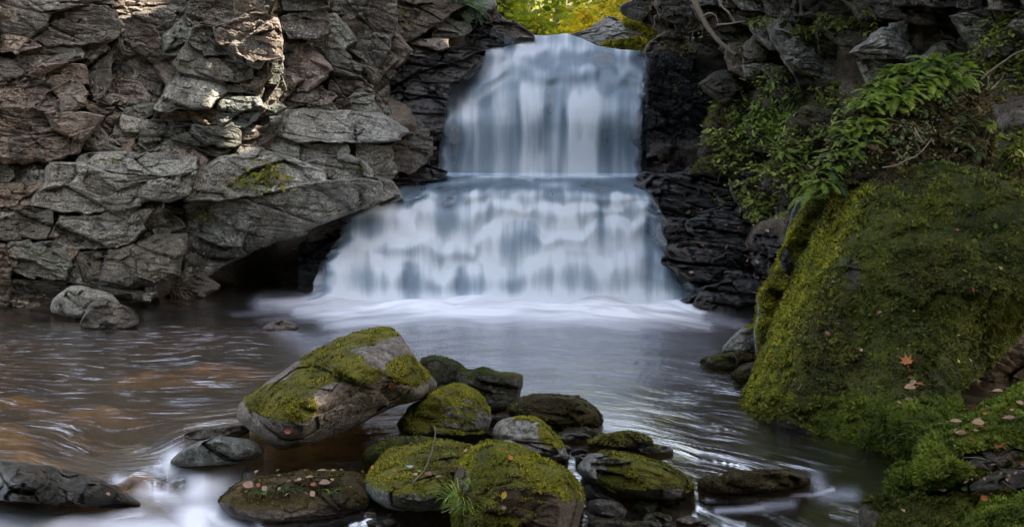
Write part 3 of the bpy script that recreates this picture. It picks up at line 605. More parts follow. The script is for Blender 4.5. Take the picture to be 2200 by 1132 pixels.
# --- bedrock under the falls
def fall_Y(u, v):
    def sm(v, a, b, w=7.):
        return sum(np.interp(v + o * w, a, b) for o in (-1.5, -1, -.5, 0, .5, 1, 1.5)) / 7
    up = sm(v, [40, 66, 100, 150, 200, 260, 372], [20.5, 19.0, 18.0, 17.3, 16.75, 16.45, 16.25])
    lo = sm(np.maximum(v, 383), [372, 383, 400, 425, 480, 530, 590, 630, 650, 664, 700], [16.15, 15.6, 15.05, 14.72, 14.45, 14.2, 13.93, 13.74, 13.52, 13.3, 12.9]) + np.maximum(383 - v, 0) * .055
    return np.where(v < 374, up, lo)
def bedrock(name, u0, u1, v0, v1, off, seed, mat, sideL=None):
    vs_ = np.arange(v0, v1 + 4, 4.); us = np.arange(u0, u1 + 4, 4.); U, Vv = np.meshgrid(us, vs_); Y = fall_Y(U, Vv) + off
    W = at(U, Vv, Y); Y = Y - rock_relief(W, seed, .6, 1.2, 1.2, strata=1); W = at(U, Vv, Y); V = W.reshape(-1, 3); F = grid_faces(len(vs_), len(us)); n = vnorm(V, F)
    if (n * (np.array([0, 0, CAM_Z]) - V)).sum(-1).mean() < 0: F = F[:, ::-1]
    me = mesh_np(name, V, F, mat, True, {'moss': np.zeros(len(V)), 'wet': np.full(len(V), .9)}); o = link(name, me); tag(o, kind='structure'); return o
bedrock('bedrock_upper', 850, 1440, 78, 374, .62, 21, M['bed'])
bedrock('bedrock_lower', 640, 1520, 374, 652, .75, 22, M['bed'])
# --- the rows of broken stone that show in the joints between the big blocks
def filler(poly_u, poly_v, cw, ch, Yf, mats, parent, seed, ok, off, st_=.35, **kw):
    rs = np.random.default_rng(seed); row = 0; v = poly_v[0]
    while v < poly_v[1]:
        u = poly_u[0] + (row % 2) * cw * .5
        while u < poly_u[1]:
            cu, cv = u + rs.uniform(-.2, .2) * cw, v + rs.uniform(-.2, .2) * ch; k = rs.integers(6, 9); a = np.sort((np.arange(k) + rs.uniform(-.35, .35, k)) / k * 2 * math.pi); r = rs.uniform(.85, 1.2, k)
            w_, h_ = cw * rs.uniform(.52, .80), ch * rs.uniform(.50, .80)
            if ok(cu, cv):
                ol = np.stack([cu + w_ * r * np.cos(a), cv + h_ * r * np.sin(a) + .12 * w_ * np.cos(a)], 1)
                s = stone(ol, float(Yf(cu, cv)) + off + rs.uniform(-.05, .07), .2, .6, rs.uniform(-.1, .5), rs.uniform(-.3, .3), p=12, nf=4, fs=.6, strata=kw.pop('strata', .8) if 0 else st_, seed=seed * 1000 + int(cu) + int(cv), rel=(1.15, 1.35, 1.4, 0), jit=3.5, rnd=0, step=7., **kw)
                put_stone('rock_block', s, M[mats[rs.integers(len(mats))]], parent, smooth=False)
            u += cw * rs.uniform(.85, 1.15)
        v += ch * .8; row += 1
lfit = lambda u, v: u < 1010 and not (u > 850 and v > 90) and not (380 < u < 800 and v > 500 - (u - 400) * .22) and not (u > 780 and v > 360) and not (u > 880 and v < 60)
filler((-330, 1000), (-60, 650), 130, 84, YL, ('cliff', 'cliff', 'cliff', 'ledge'), left_cliff, 5, lfit, .20)
filler((1600, 2300), (-60, 330), 130, 84, YR, ('dark', 'dark', 'soil', 'ledge'), right_cliff, 6, lambda u, v: not (u > 1820 and v > 180) and not (u < 1590 and v > 170), .10, up=.4, moss=.1)
filler((1400, 1620), (-50, 120), 70, 44, YR, ('dark', 'dark', 'soil'), right_cliff, 7, lambda u, v: u > 1430 or v < 60, .08, up=.3)
filler((1420, 1690), (380, 660), 90, 34, YR, ('wet',), right_cliff, 8, lambda u, v: u > 1400 + max(0, (v - 400)) * .3, .0, st_=.8, wet=.5)
# --- sloping rock and moss apron at the crest, right
s = stone([(1190,84),(1250,66),(1300,52),(1380,30),(1440,26),(1450,80),(1400,112),(1340,106),(1290,104),(1250,92)], 18.3, .3, 1.2, 1.2, -.3, p=4, nf=3, seed=300, rel=(.4,1,1.6,0), step=2.2,
          up=0, mn=.2, blobs=[(1400,50,60,22,1.1),(1370,95,70,14,1.1),(1330,100,50,8,.8),(1430,70,40,40,.9)], wet=lambda V, U, W: ss(1360, 1300, U) * .55 * ss(60, 90, W))
put_stone('rock_ledge', s, M['boulder'], None, label='sloping wet rock ledge with yellow moss at the crest of the upper waterfall', cat='rock')
fuzz(s, 9000, .06, M['moss_fuzz'], .55, seed=3)
s = stone([(1266,60),(1285,44),(1315,34),(1332,44),(1340,60),(1300,70)], 20.5, .3, .8, .6, .2, seed=301); put_stone('boulder', s, M['cliff'], None, label='low grey rock behind the mossy ledge at the crest', cat='rock')
s = stone([(1352,38),(1362,20),(1380,13),(1394,18),(1402,34),(1380,44)], 20.5, .3, .8, .2, .2, seed=302); put_stone('boulder', s, M['cliff'], None, label='rounded dark rock above the mossy ledge, in front of the forest', cat='rock')
# ------------------------------------------------------------------ falling water
def lobes_field(U, V, lobes):
    D = np.zeros_like(U); H = np.zeros_like(U)
    for uc, vt, hw, L, a in lobes:
        x = (U - uc) / hw; y = V - (vt + .45 * hw * x * x); ac = np.exp(-np.abs(x) ** 2.3)
        rise = ss(-min(9, .3 * L), min(16, .45 * L), y); fall = np.exp(-np.maximum(y, 0) / L)
        D = np.maximum(D * (1 - .22 * ac * ss(-14, -2, y) * ss(4, -2, y)), D * .5 + a * ac * rise * fall); H = H + .5 * a * ac * rise * np.exp(-np.maximum(y, 0) / (L * 1.3)) * min(1, hw / 45)
    return D, H
def blur(A, su, sv):
    for ax, s_ in ((1, su), (0, sv)):
        k = int(3 * s_) + 1; g_ = np.exp(-.5 * (np.arange(-k, k + 1) / s_) ** 2); g_ /= g_.sum(); A = np.apply_along_axis(lambda x: np.convolve(np.pad(x, k, mode='edge'), g_, 'valid'), ax, A)
    return A
def steps_field(U, V, lips, vend, seed, thr=(46., 15., 6.)):
    """water dropping over a stair of uneven lips: threads between them, foam where each drop lands"""
    D = np.zeros_like(U); H = np.zeros_like(U); L = [f(U) for f in lips] + [vend + 0 * U]
    for k in range(len(lips)):
        t = (V - L[k]) / np.maximum(L[k + 1] - L[k], 6); m = (t >= 0) & (t < 1.0001); o = seed * 10 + k * 3.7
        um = U + 3. * vn(np.stack([U / 30, V / 60, U * 0 + o], -1), 9)
        th = sum(w_ * vn(np.stack([um / s_, V / 400, U * 0 + o], -1), 20 + i) for i, (s_, w_) in enumerate(zip(thr, (.42, .34, .18))))
        body = .50 + .30 * np.exp(-((t - .12) / .2) ** 2) + .26 * ss(.45, 1.0, t) - .05 * np.exp(-((t - .45) / .2) ** 2)
        pres = ss(-.75, .05, vn(np.stack([U / 52, U * 0 + o, U * 0], -1), 31))          # where this lip carries water at all
        d = body * (.52 + .48 * pres) + th * (.95 - .55 * t)
        D = np.where(m, d, D); H = np.where(m, ss(0, .22, t) * (1 - ss(.25, 1., t)) * (.35 + .65 * pres) + .2 * th * np.sin(math.pi * np.clip(t, 0, 1)), H)
    return D, H
def lipf(base, amp, per, seed, bow=0., uc=1100., wob=4.):
    return lambda u: base + amp * fbm(np.stack([np.asarray(u, float) / per, np.asarray(u, float) * 0 + seed, np.asarray(u, float) * 0], -1), 3, 60 + seed) + bow * ((np.asarray(u, float) - uc) / 300) ** 2 + wob * vn(np.stack([np.asarray(u, float) / 17, np.asarray(u, float) * 0, np.asarray(u, float) * 0], -1), 70 + seed)
def cushions(base, cw, off, bow, seed, tilt=0., uc=1100.):
    """a lip broken into rounded cushions of uneven width and height"""
    r_ = np.random.default_rng(seed); c = [560.]
    while c[-1] < 1600: c.append(c[-1] + cw * r_.uniform(.55, 1.6))
    c = np.array(c); hw = np.gradient(c) * .55; o = r_.uniform(-off, off, len(c)) 
    def fn(u):
        u = np.asarray(u, float) + 5 * vn(np.stack([np.asarray(u, float) / 26, np.asarray(u, float) * 0 + seed, np.asarray(u, float) * 0], -1), 5)
        best = np.full(u.shape, 1e9)
        for k in range(len(c)): best = np.minimum(best, np.where(np.abs(u - c[k]) < hw[k] * 1.45, base + o[k] + bow * ((u - c[k]) / hw[k]) ** 2, 1e9))
        best = np.where(best > 1e8, base + off, best)
        return best + tilt * ((u - uc) / 300) ** 2
    return fn
def fall_sheet(name, Lf, Rf, top, vbot, ns, ntt, lips, lobes, mod, darks, depthk, seed, jit=16):
    s = np.linspace(0, 1, ns); t = np.linspace(0, 1, ntt); S, Tt = np.meshgrid(s, t)
    tv = top(S); V = tv + (vbot - tv) * Tt; U = Lf(V) + (Rf(V) - Lf(V)) * S
    U = U + jit * fbm(np.stack([V / 40, S * 2 + seed, S * 0], -1), 3, 5) * np.abs(2 * S - 1) ** 3
    D, H = steps_field(U, V, lips, vbot, seed); D2, H2 = lobes_field(U, V, lobes)
    D = .84 * D + .22 * (D2 - .35) + mod(U, V); H = .8 * H + .25 * H2
    D = blur(D, 1.4, 3.4); H = blur(H, 2.2, 3.2)
    for u0, v0, ru, rv, a in darks: D = D - a * np.exp(-(((U - u0) / ru) ** 2 + ((V - v0) / rv) ** 2))
    en = .05 + .04 * fbm(np.stack([V / 25, S * 0, S * 0 + seed], -1), 2, 8); edge = ss(0, 1, S / en) * ss(0, 1, (1 - S) / en); D = D * edge
    Y = fall_Y(U, V) - depthk * H; W = at(U, V, Y); F = grid_faces(ntt, ns)
    me = mesh_np(name, W.reshape(-1, 3), F, M['fall'], True, {'den': np.clip(D, 0, 1.2), 'fs': (U - 900) / 100, 'ft': V / 100}); o = link(name, me); tag(o, kind='structure'); return o
UL = [(1110,102,40,60,.9),(1185,150,68,110,.95),(1215,76,30,40,.8),(1120,76,36,40,.8),(1335,113,26,26,.6),(1355,142,30,50,.7),(1268,178,46,120,.95),(1363,186,22,150,.7),(1005,215,42,130,.7),(1030,172,38,80,.85),
      (1118,250,32,200,.95),(1184,278,18,120,.7),(1255,298,24,140,.85),(1165,320,18,90,.8),(1050,140,28,60,.8),(1090,190,45,120,.8),(1140,180,40,120,.7),(1245,120,30,60,.8),(1225,230,30,120,.6),(960,225,12,200,.55),(1040,260,22,200,.7),(1080,230,24,200,.8),(1150,96,60,40,.8),(1240,100,36,30,.7),(1300,160,26,60,.6)]
ulx = lambda v: np.interp(v, [66, 80, 102, 135, 185, 215, 300, 378], [1060, 1046, 1024, 998, 966, 950, 943, 940])
urx = lambda v: np.interp(v, [66, 108, 120, 150, 190, 378], [1378, 1386, 1388, 1390, 1384, 1381])
fall_sheet('waterfall_upper', ulx, urx, lambda s: np.interp(s, [0, .08, .22, .38, .5, .62, .72, .86, 1], [66, 68, 75, 77, 72, 84, 99, 107, 110]), 378, 250, 170,
           [lipf(60, 4, 60, 1), cushions(104, 66, 12, 10, 2), cushions(142, 58, 16, 12, 3, 6, 1150), cushions(190, 60, 26, 14, 4, 14, 1150)], UL,
           lambda U, V: .10 + .20 * np.exp(-((U - 1125) / 80) ** 2) + .12 * ss(150, 90, V) + .16 * ss(200, 240, V) - .10 * ss(1262, 1300, U) * ss(190, 230, V) - .06 * ss(1050, 1000, U) * ss(230, 300, V) + .12 * np.exp(-((U - 1240) / 24) ** 2) * ss(190, 230, V),
           [(1183,215,12,45,.5),(1306,130,18,13,.6),(1278,132,9,12,.45),(1300,300,16,80,.25),(1350,300,10,80,.25),(1000,320,22,70,.2),(1210,250,8,50,.25),(975,320,8,70,.25)], .26, 3, 8)
LL = [(785,527,100,150,.9),(985,560,95,130,.95),(1180,600,110,90,.8),(1345,558,115,150,1.0),(760,560,60,100,.5),(995,490,66,60,.85),(1092,493,30,90,.8),(1162,491,38,90,.85),(1280,497,42,90,.85),(1370,490,44,90,.85),
      (850,450,34,50,.75),(880,490,40,50,.75),(1108,428,26,50,.75),(1158,428,32,50,.8),(1228,462,28,50,.8),(1345,440,38,60,.8),(998,462,30,40,.75),(1087,462,30,40,.8),(1040,405,42,40,.8),
      (940,520,40,50,.7),(830,500,50,40,.7),(1190,528,40,80,.7),(1440,620,40,60,.7),(1390,600,50,70,.8),(1240,540,40,90,.8),(1060,545,50,50,.7),(1395,440,18,60,.6),(720,560,40,150,.7),(690,600,24,100,.6)]
llx = lambda v: np.interp(v, [366, 374, 385, 400, 430, 480, 510, 540, 590, 640, 664], [975, 955, 890, 828, 790, 742, 726, 704, 680, 664, 650])
lrx = lambda v: np.interp(v, [366, 374, 395, 420, 470, 520, 560, 600, 625, 664], [1378, 1385, 1392, 1404, 1424, 1430, 1446, 1480, 1506, 1510])
lip0 = lipf(408, 9, 70, 5, 18, 1120, 3)
def lmod(U, V):
    top_ = ss(6, -8, V - lip0(U)); d = (V - 375) / 30; st = fbm(np.stack([(U - 1120) / (46 + 40 * d), (V - 375 - .02 * np.abs(U - 1120)) / 6., U * 0], -1), 4, 90)
    return .36 + .22 * ss(610, 655, V) - .22 * ss(880, 780, U) * ss(530, 470, V) - .16 * ss(1410, 1470, U) + top_ * (.22 + .75 * st) + 1.0 * ss(381, 373, V)
fall_sheet('waterfall_lower', llx, lrx, lambda s: 372 + 0 * s, 658, 400, 190,
           [lip0, cushions(434, 46, 14, 8, 6, 6), cushions(492, 72, 34, 20, 7, 2), cushions(566, 135, 34, 34, 9, 0)], LL, lmod,
           [(1290,455,7,24,.5),(800,492,26,26,.35),(915,426,46,9,.35),(960,440,30,10,.3),(1010,630,30,30,.15),(930,630,20,30,.15),(810,630,30,40,.12),(1470,650,14,12,.35),(870,450,24,12,.3)], .18, 5)
# thin trickle beside the mossy boulder
# ------------------------------------------------------------------ stream surface: pool, runs, the little drop at the stones in front
us = np.concatenate([np.arange(-700, -20, 20.), np.arange(-20, 2220, 4.), np.arange(2220, 2900, 20.)])
vs_ = np.concatenate([np.arange(610, 1150, 3.2), np.arange(1150, 1800, 14.)])
U, V = np.meshgrid(us, vs_)
dam = np.interp(us, [-700, 0, 120, 250, 300, 360, 440, 520, 560, 1500, 1740, 1780, 1850, 2900], [985, 990, 1015, 1040, 1010, 985, 1000, 985, 1060, 1080, 1046, 1040, 1062, 1100])
dropw = np.interp(us, [-700, 280, 330, 520, 560, 1700, 1760, 1850], [30, 30, 88, 88, 130, 110, 120, 120])
zz = -np.interp(us, [-700, 1480, 1600, 2900], [.11, .11, .05, .05])[None] * ss(0, 1, (V - dam[None]) / dropw[None])
P0 = at(U, V, ground_Y(V)); 
Yw = ground_Y(V) * (CAM_Z - zz) / CAM_Z
W = at(U, V, Yw)
# flow direction coordinates: from the foot of the fall out to both lower corners
def fseg(segs, amp=1.):
    D = np.zeros_like(U)
    for u0, v0, u1, v1, wd, a in segs:
        dx, dy = u1 - u0, v1 - v0; L2 = dx * dx + dy * dy + 1e-6; k = np.clip(((U - u0) * dx + (V - v0) * dy) / L2, 0, 1)
        d = np.hypot(U - u0 - k * dx, (V - v0 - k * dy)); D = np.maximum(D, a * np.exp(-(d / wd) ** 2))
    return D
mist = fseg([(560,652,1480,664,20,1.0),(640,664,1500,678,22,.95),(700,690,1520,694,20,.55),(1480,672,1600,700,12,.5),(500,676,720,664,6,.45),(560,690,700,676,10,.3)])
mist = np.maximum(mist, .17 * ss(560, 720, U) * ss(1640, 1480, U) * ss(930, 760, V) * ss(640, 690, V))
mist = np.maximum(mist, .10 * ss(900, 1050, U) * ss(1460, 1300, U) * ss(980, 880, V) * ss(740, 800, V))
mist = np.maximum(mist, fseg([(610,715,700,760,26,.35),(1110,840,1300,900,50,.22)]))
casc = fseg([(375,985,360,1040,26,.8),(480,1000,450,1060,44,.75),(430,1040,420,1120,56,.95),(290,1045,400,1080,20,.75),(250,1030,340,1052,12,.7),(-60,1116,480,1140,26,.7),(60,1120,300,1105,18,.5),(440,1100,520,1140,28,.85),(520,1000,490,1060,16,.45),(1755,1030,1770,1065,16,.35),(1770,1068,1830,1064,16,.35),(1520,1072,1740,1064,5,.8),(1740,1066,1790,1052,6,.6),(1540,1098,1640,1090,7,.5),(1250,1180,1600,1140,10,.3),(1300,985,1240,985,5,.45),(1330,968,1400,972,4,.4),(1640,1085,1700,1080,12,.45)])
casc = casc - .6 * fseg([(350,1032,390,1040,16,1.)])
mist = mist * ss(400, 800, U) * ss(1680, 1480, U)
mist = np.clip(np.maximum(mist, casc), 0, 1)
foam = .36 * ss(640, 300, U) * ss(690, 720, V) * ss(1000, 960, V) + .35 * ss(250, 480, U) * ss(640, 500, U) * ss(690, 730, V) * ss(880, 800, V)
foam = np.maximum(foam, .75 * fseg([(1560,800,1540,880,60,1.),(1480,850,1560,920,50,1.),(1380,930,1600,1000,30,1.),(1600,990,1740,1010,18,.9)]))
foam = np.maximum(foam, .25 * ss(560, 700, U) * ss(1500, 1400, U) * ss(700, 740, V) * ss(960, 900, V)) + .05
# swirl: bend the streak coordinate round an eddy at lower left
ex, ey = 250., 940.; X = W[..., 0]; Yy = W[..., 1]
tw = .8 * np.exp(-(((U - 180) / 170) ** 2 + ((V - 965) / 48) ** 2))
lean = np.interp(us, [-700, 0, 600, 1100, 1500, 2200], [.10, .14, .30, .05, -.45, -.55])[None] * np.ones_like(U)
FS = X; FT = Yy * .8 - lean * X + tw * (.5 + .9 * (U - 180) / 170) + .22 * fbm(np.stack([X * 1.1, Yy * .9, X * 0], -1), 3, 61)
rip = (1 - .6 * ss(1350, 1500, U)) * np.clip(.38 + .5 * ss(800, 1000, V) - .5 * ss(1080, 1120, V) * ss(300, 500, U) * ss(1700, 1500, U), .1, 1) 
wave = .012 * fbm(np.stack([FS * 1.3, FT * 6, FS * 0], -1), 4, 66) + .02 * foam * fbm(np.stack([FS * 1.0, FT * 9, FS * 0 + 4], -1), 3, 67, ridged=True)
hump = .05 * fseg([(620,712,500,742,26,1.),(480,745,420,760,16,.7),(600,700,560,716,18,.8),(430,1046,440,1060,26,-.5)])
W[..., 2] += (wave + hump) * ss(640, 700, V) + .09 * np.clip(.45 + fbm(np.stack([X * 1.6, Yy * 1.3, X * 0], -1), 3, 91), 0, 1) * ss(600, 700, U) * ss(1530, 1470, U) * ss(672, 658, V)
me = mesh_np('stream_water', W.reshape(-1, 3), grid_faces(len(vs_), len(us)), M['stream'], True, {'foam': np.clip(foam, 0, 1), 'mist': mist, 'fs': FS, 'ft': FT, 'rip': rip})
tag(link('stream_water', me), kind='structure')
# stream bed
vb = np.arange(600, 1800, 9.); ub = np.arange(-720, 2920, 12.); Ub, Vb = np.meshgrid(ub, vb); Pb = at(Ub, Vb, ground_Y(Vb))
amb = np.zeros_like(Ub)
for u0, v0, ru, rv in [(480,748,110,16),(330,770,120,10),(20,872,60,18),(60,905,80,14),(60,960,90,12),(300,955,60,14),(660,990,120,16),(200,830,120,10),(40,800,80,10)]: amb = np.maximum(amb, np.exp(-(((Ub - u0) / ru) ** 2 + ((Vb - v0) / rv) ** 2)))
Pb[..., 2] = .18 * amb -.34 - .10 * fbm(Pb * .9, 4, 70) - .05 * fbm(Pb * 3, 3, 71)
me = mesh_np('stream_bed', Pb.reshape(-1, 3), grid_faces(len(vb), len(ub)), M['bedfloor'], True, {'amber': amb}); tag(link('stream_bed', me), kind='structure')
# wide ground sheet that everything stands on
g = np.concatenate([-np.geomspace(1500, 20, 14), np.linspace(-16, 16, 17), np.geomspace(20, 1500, 14)]); GX, GY = np.meshgrid(g, g)
GZ = np.full_like(GX, -1.4); me = mesh_np('ground', np.stack([GX, GY, GZ], -1).reshape(-1, 3), grid_faces(len(g), len(g)), M['litter'], True); tag(link('ground', me), kind='structure')
# forest floor above the falls
fx = np.linspace(-60, 60, 121); fy = np.concatenate([np.linspace(18.6, 40, 60), np.linspace(41, 140, 50)]); FX, FY = np.meshgrid(fx, fy)
FZ = np.interp(FY, [18.6, 20, 24, 32, 50, 140], [3.9, 4.25, 4.75, 5.6, 8.5, 30]) + .35 * fbm(np.stack([FX * .25, FY * .25, FX * 0], -1), 4, 80) * ss(19, 24, FY)
FZ = FZ + np.abs(FX - 1.0) * .10 * ss(20, 30, FY) + 3.2 * ss(5, 9, np.abs(FX - .8)) 
me = mesh_np('forest_floor', np.stack([FX, FY, FZ], -1).reshape(-1, 3), grid_faces(len(fy), len(fx)), M['litter'], True); tag(link('forest_floor', me), kind='structure')
# ------------------------------------------------------------------ the giant mossy boulder and the banks at right
g_ctrl = tps([(1575,905),(1640,760),(1720,600),(1800,385),(1640,870),(1700,740),(1770,600),(1850,420),(1640,935),(1760,990),(1780,850),(1850,700),(1950,500),(2000,380),(1900,1010),(1900,900),(2020,930),
              (2000,780),(2100,600),(2200,400),(2330,600),(2250,700),(2120,800),(2060,860)],
             [7.75,7.95,8.15,8.4,7.15,7.3,7.5,7.75,7.25,6.85,6.95,7.05,7.25,7.6,6.45,6.35,5.95,6.7,6.85,7.2,6.8,6.95,7.0,6.6])
gs = stone([(1574,905),(1580,880),(1600,838),(1640,750),(1668,680),(1700,610),(1735,530),(1765,470),(1785,420),(1803,376),(1850,352),(1950,346),(2050,350),(2130,370),(2200,398),(2330,440),(2340,620),(2220,672),(2175,740),(2110,800),(2050,848),(2080,905),(2060,960),(1960,1000),(1905,1035),(1840,1020),(1760,1000),(1690,965),(1630,945),(1590,925)],
           7.2, .22, 1.6, ctrl=g_ctrl, p=9, nf=0, seed=401, rel=(.25, .7, .8, 1.6), jit=2.0, cen=(1850, 700), moss=.75, up=.2, step=3.6,
           blobs=[(1660,940,100,40,-.8),(1780,985,130,30,-.8),(1900,1020,60,30,-.8),(2180,800,40,40,-.5),(1835,590,14,40,-.9),(1900,380,120,20,-.5),(2090,500,20,60,-.3),(1640,740,30,80,.4)])
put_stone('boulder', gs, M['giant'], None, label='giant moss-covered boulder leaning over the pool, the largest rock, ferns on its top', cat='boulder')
fuzz(gs, 80000, .028, M['moss_dark'], .45, seed=1, droop=.5, region=lambda U, V, c, n: .25 + ss(1660, 1900, U - (860 - V) * .42 + 60))  # darker tufts put the shade of the face into the moss colour
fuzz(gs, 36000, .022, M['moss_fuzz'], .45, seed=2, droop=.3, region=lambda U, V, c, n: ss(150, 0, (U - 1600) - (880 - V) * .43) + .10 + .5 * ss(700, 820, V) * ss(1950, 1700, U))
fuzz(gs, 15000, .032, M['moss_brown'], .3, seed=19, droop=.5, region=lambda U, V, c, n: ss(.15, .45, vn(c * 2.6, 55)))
fuzz(gs, 26000, .024, M['moss_rim_lit'], .3, seed=9, droop=.1, region=lambda U, V, c, n: ss(75, 15, np.abs((U - 1612) - (880 - V) * .43)) * ss(930, 860, V))  # brighter tufts paint the sky light along the left rim
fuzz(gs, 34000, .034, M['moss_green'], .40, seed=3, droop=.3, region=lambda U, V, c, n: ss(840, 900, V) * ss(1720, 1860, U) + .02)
fr_ = stone([(1742,420),(1748,370),(1780,310),(1820,250),(1866,196),(1920,150),(1985,128),(2050,134),(2085,150),(2112,186),(2128,240),(2132,290),(2124,340),(2108,384),(1960,392),(1860,384)], 8.0, .35, 1.2, .5, .1, p=3, nf=3, seed=402, rel=(.5,1,1.2,.5), jit=3, moss=.2, up=.3, blobs=[(2110,260,30,90,.5)])
put_stone('boulder', fr_, M['giant'], None, label='dark rounded rock behind the giant boulder, buried under ferns with its bare right shoulder showing', cat='boulder')
fuzz(fr_, 26000, .040, M['moss_brown'], .2, seed=4, droop=.8)
s = stone([(2116,376),(2150,380),(2200,392),(2330,400),(2330,520),(2200,440),(2150,410)], 7.9, .2, .8, .7, 0, seed=403, moss=.9, up=.2); put_stone('boulder', s, M['giant'], None, label='small yellow-green mossy hump behind the upper right corner of the giant boulder', cat='boulder'); fuzz(s, 6000, .03, M['moss_fuzz'], .4, seed=5)
mr = stone([(1624,730),(1626,640),(1662,580),(1692,505),(1722,442),(1760,418),(1796,425),(1770,500),(1720,600),(1690,660),(1650,770),(1630,790)], 8.7, .25, .9, .1, .25, p=4, nf=3, seed=404, rel=(.5,1,1,.5), moss=.5, blobs=[(1665,660,30,70,.8),(1750,480,30,60,.4),(1690,560,12,30,-.6)])
put_stone('boulder', mr, M['giant'], None, label='narrow ridge of bright moss between the wet ledges and the giant boulder', cat='boulder'); fuzz(mr, 24000, .026, M['moss_fuzz'], .35, seed=6)
s = stone([(1696,470),(1716,420),(1742,410),(1736,460),(1712,530),(1690,560),(1684,520)], 9.0, .2, .6, .1, .3, seed=405); put_stone('boulder', s, M['dark'], None, label='grey bare rock wedged above the ridge of bright moss', cat='rock')
# rock behind the right banks, coloured dark for the shade of the hollow
s = stone([(2020,700),(2340,560),(2400,700),(2400,1000),(2100,960),(2030,880)], 8.6, .3, 1.2, 0, 0, seed=406, rel=(1,1,1,0)); put_stone('boulder', s, M['soil'], None, label='rock coloured dark for the shade in the hollow under the giant boulder', cat='rock')
def bank(ol, Y, lab, seed, sv=1.2, n=30000, mat='moss_green', T=.35, mats=None, **k):
    s = stone(ol, Y, T, 1.1, sv, 0, seed=seed, rel=(.25, .6, .8, 1.4), p=k.pop('p', 3), nf=2, fs=.4, moss=.75, up=.2, **k)
    put_stone('mossy_mound', s, M['bank'], None, label=lab, cat='mossy mound', group='mossy mounds of the near right bank')
    fuzz(s, n, .030, M[mat], .45, seed=seed)
    fuzz(s, n // 2, .022, M['moss_fuzz'], .45, seed=seed + 1); return s
b1 = bank([(1962,1000),(1975,960),(2010,925),(2060,905),(2110,878),(2160,850),(2210,815),(2340,790),(2340,1000),(2200,1000),(2150,1012),(2070,1035),(2000,1052),(1960,1040)], 5.35, 'green moss mound under the giant boulder, scattered with tan fallen leaves', 410, 1.5, 60000, T=.3, blobs=[(2120,985,70,25,-1.2),(2190,960,40,20,-.5)])
b2 = bank([(1908,1040),(1915,1010),(1950,990),(1985,1000),(2000,1040),(1990,1090),(1940,1100),(1915,1075)], 5.3, 'small bright moss tuft mound where the bank meets the stream', 412, .8, 14000, T=.25)
b3 = bank([(1842,1100),(1850,1075),(1880,1062),(1940,1075),(2000,1045),(2080,1040),(2130,1060),(2110,1110),(2080,1180),(1960,1210),(1880,1170),(1850,1130)], 4.9, 'dark green shaggy moss mound at the bottom edge beside the outflow', 414, .9, 34000, mat='moss_dark', T=.3, blobs=[(1865,1110,30,40,-.6)])
b4 = bank([(2040,1160),(2075,1110),(2110,1085),(2160,1062),(2210,1045),(2340,1020),(2340,1300),(2080,1300),(2030,1220)], 4.5, 'yellow-green moss cushion filling the bottom right corner', 416, 1.0, 40000, T=.3)
b5 = bank([(2070,1050),(2120,1018),(2200,1000),(2340,990),(2340,1050),(2200,1050),(2130,1075)], 4.95, 'brown earthy strip between the two moss mounds, with twigs and a rusty leaf', 418, .8, 9000, mat='moss_brown', T=.15, blobs=[(2150,1030,90,25,-1.2)])
# ------------------------------------------------------------------ boulders of the stream
def gy(v, z=0.): return float(ground_Y(v, z))
BR = []
wl = lambda z0, d: (lambda V, U, W: ss(z0 + d, z0, V[:, 2] + .02 * fbm(V * 6, 2, 3)))
def boulder(ol, vbase, label, seed, fz=0, fm='moss_fuzz', z=0., mat='boulder', name='boulder', T=.3, B=.5, fsz=.013, fth=.5, fz2=0, fm2='moss_brown', cat='boulder', dy=0., group='boulders across the stream', **k):
    c_ = poly_area_c(np.array(ol, float))[1]; Y = gy(vbase, z) - T * 1.0 + dy
    if k.get('ctrl') is not None:
        f0 = k['ctrl']; sh = gy(vbase, z) - (float(f0(c_[0], vbase)) + T); k['ctrl'] = lambda u, v, f0=f0, sh=sh: f0(u, v) + sh
    else: Y += k.get('sv', 0) * (Y / FPX) * (vbase - c_[1])
    k.setdefault('wet', wl(z - .02, .12)); k.setdefault('rel', (.5, 1.1, 1.2, .5)); k.setdefault('p', 2.6); k.setdefault('nf', 3); k.setdefault('fs', .5); k.setdefault('jit', 2.4)
    s = stone(ol, Y, T, B, seed=seed, amp=k.pop('amp', .75), step=k.pop('step', 3.3), **k)
    put_stone(name, s, M[mat], None, label=label, cat=cat, group=group)
    if fz: fuzz(s, fz, fsz, M[fm], fth, seed=seed)
    if fz2: fuzz(s, fz2, fsz, M[fm2], fth, seed=seed + 1)
    BR.append(s); return s
R1c = tps([(510,890),(600,965),(720,935),(850,880),(935,830),(560,850),(690,770),(830,705),(600,900),(700,860),(800,800),(880,800),(760,760),(900,840),(640,940),(860,740)],
          [7.05,6.95,7.15,7.45,7.7,7.0,7.3,7.75,6.72,6.78,6.95,7.2,7.15,7.15,6.75,7.3])
boulder([(506,885),(515,865),(540,845),(600,803),(640,775),(690,745),(740,722),(800,705),(838,702),(862,720),(890,765),(920,800),(943,828),(920,850),(895,862),(850,872),(790,903),(720,935),(650,958),(610,968),(585,960),(540,925),(512,905)],
        965, 'large slanting grey boulder with patches of yellow moss and two fallen leaves', 501, 26000, T=.25, B=.9, ctrl=R1c, p=5, nf=0, rel=(.6,1.5,1.6,.3), mat='boulder', fz2=9000, jit=1.4,
        blobs=[(590,858,75,38,1.3),(640,880,45,30,1.0),(720,790,75,32,1.2),(690,760,60,24,.7),(820,712,55,12,1.2),(770,730,50,16,.9),(880,795,50,32,1.3),(785,808,36,16,1.0),(660,820,40,26,.6)], wet=lambda V,U,W: ss(.10,.0,V[:,2]))
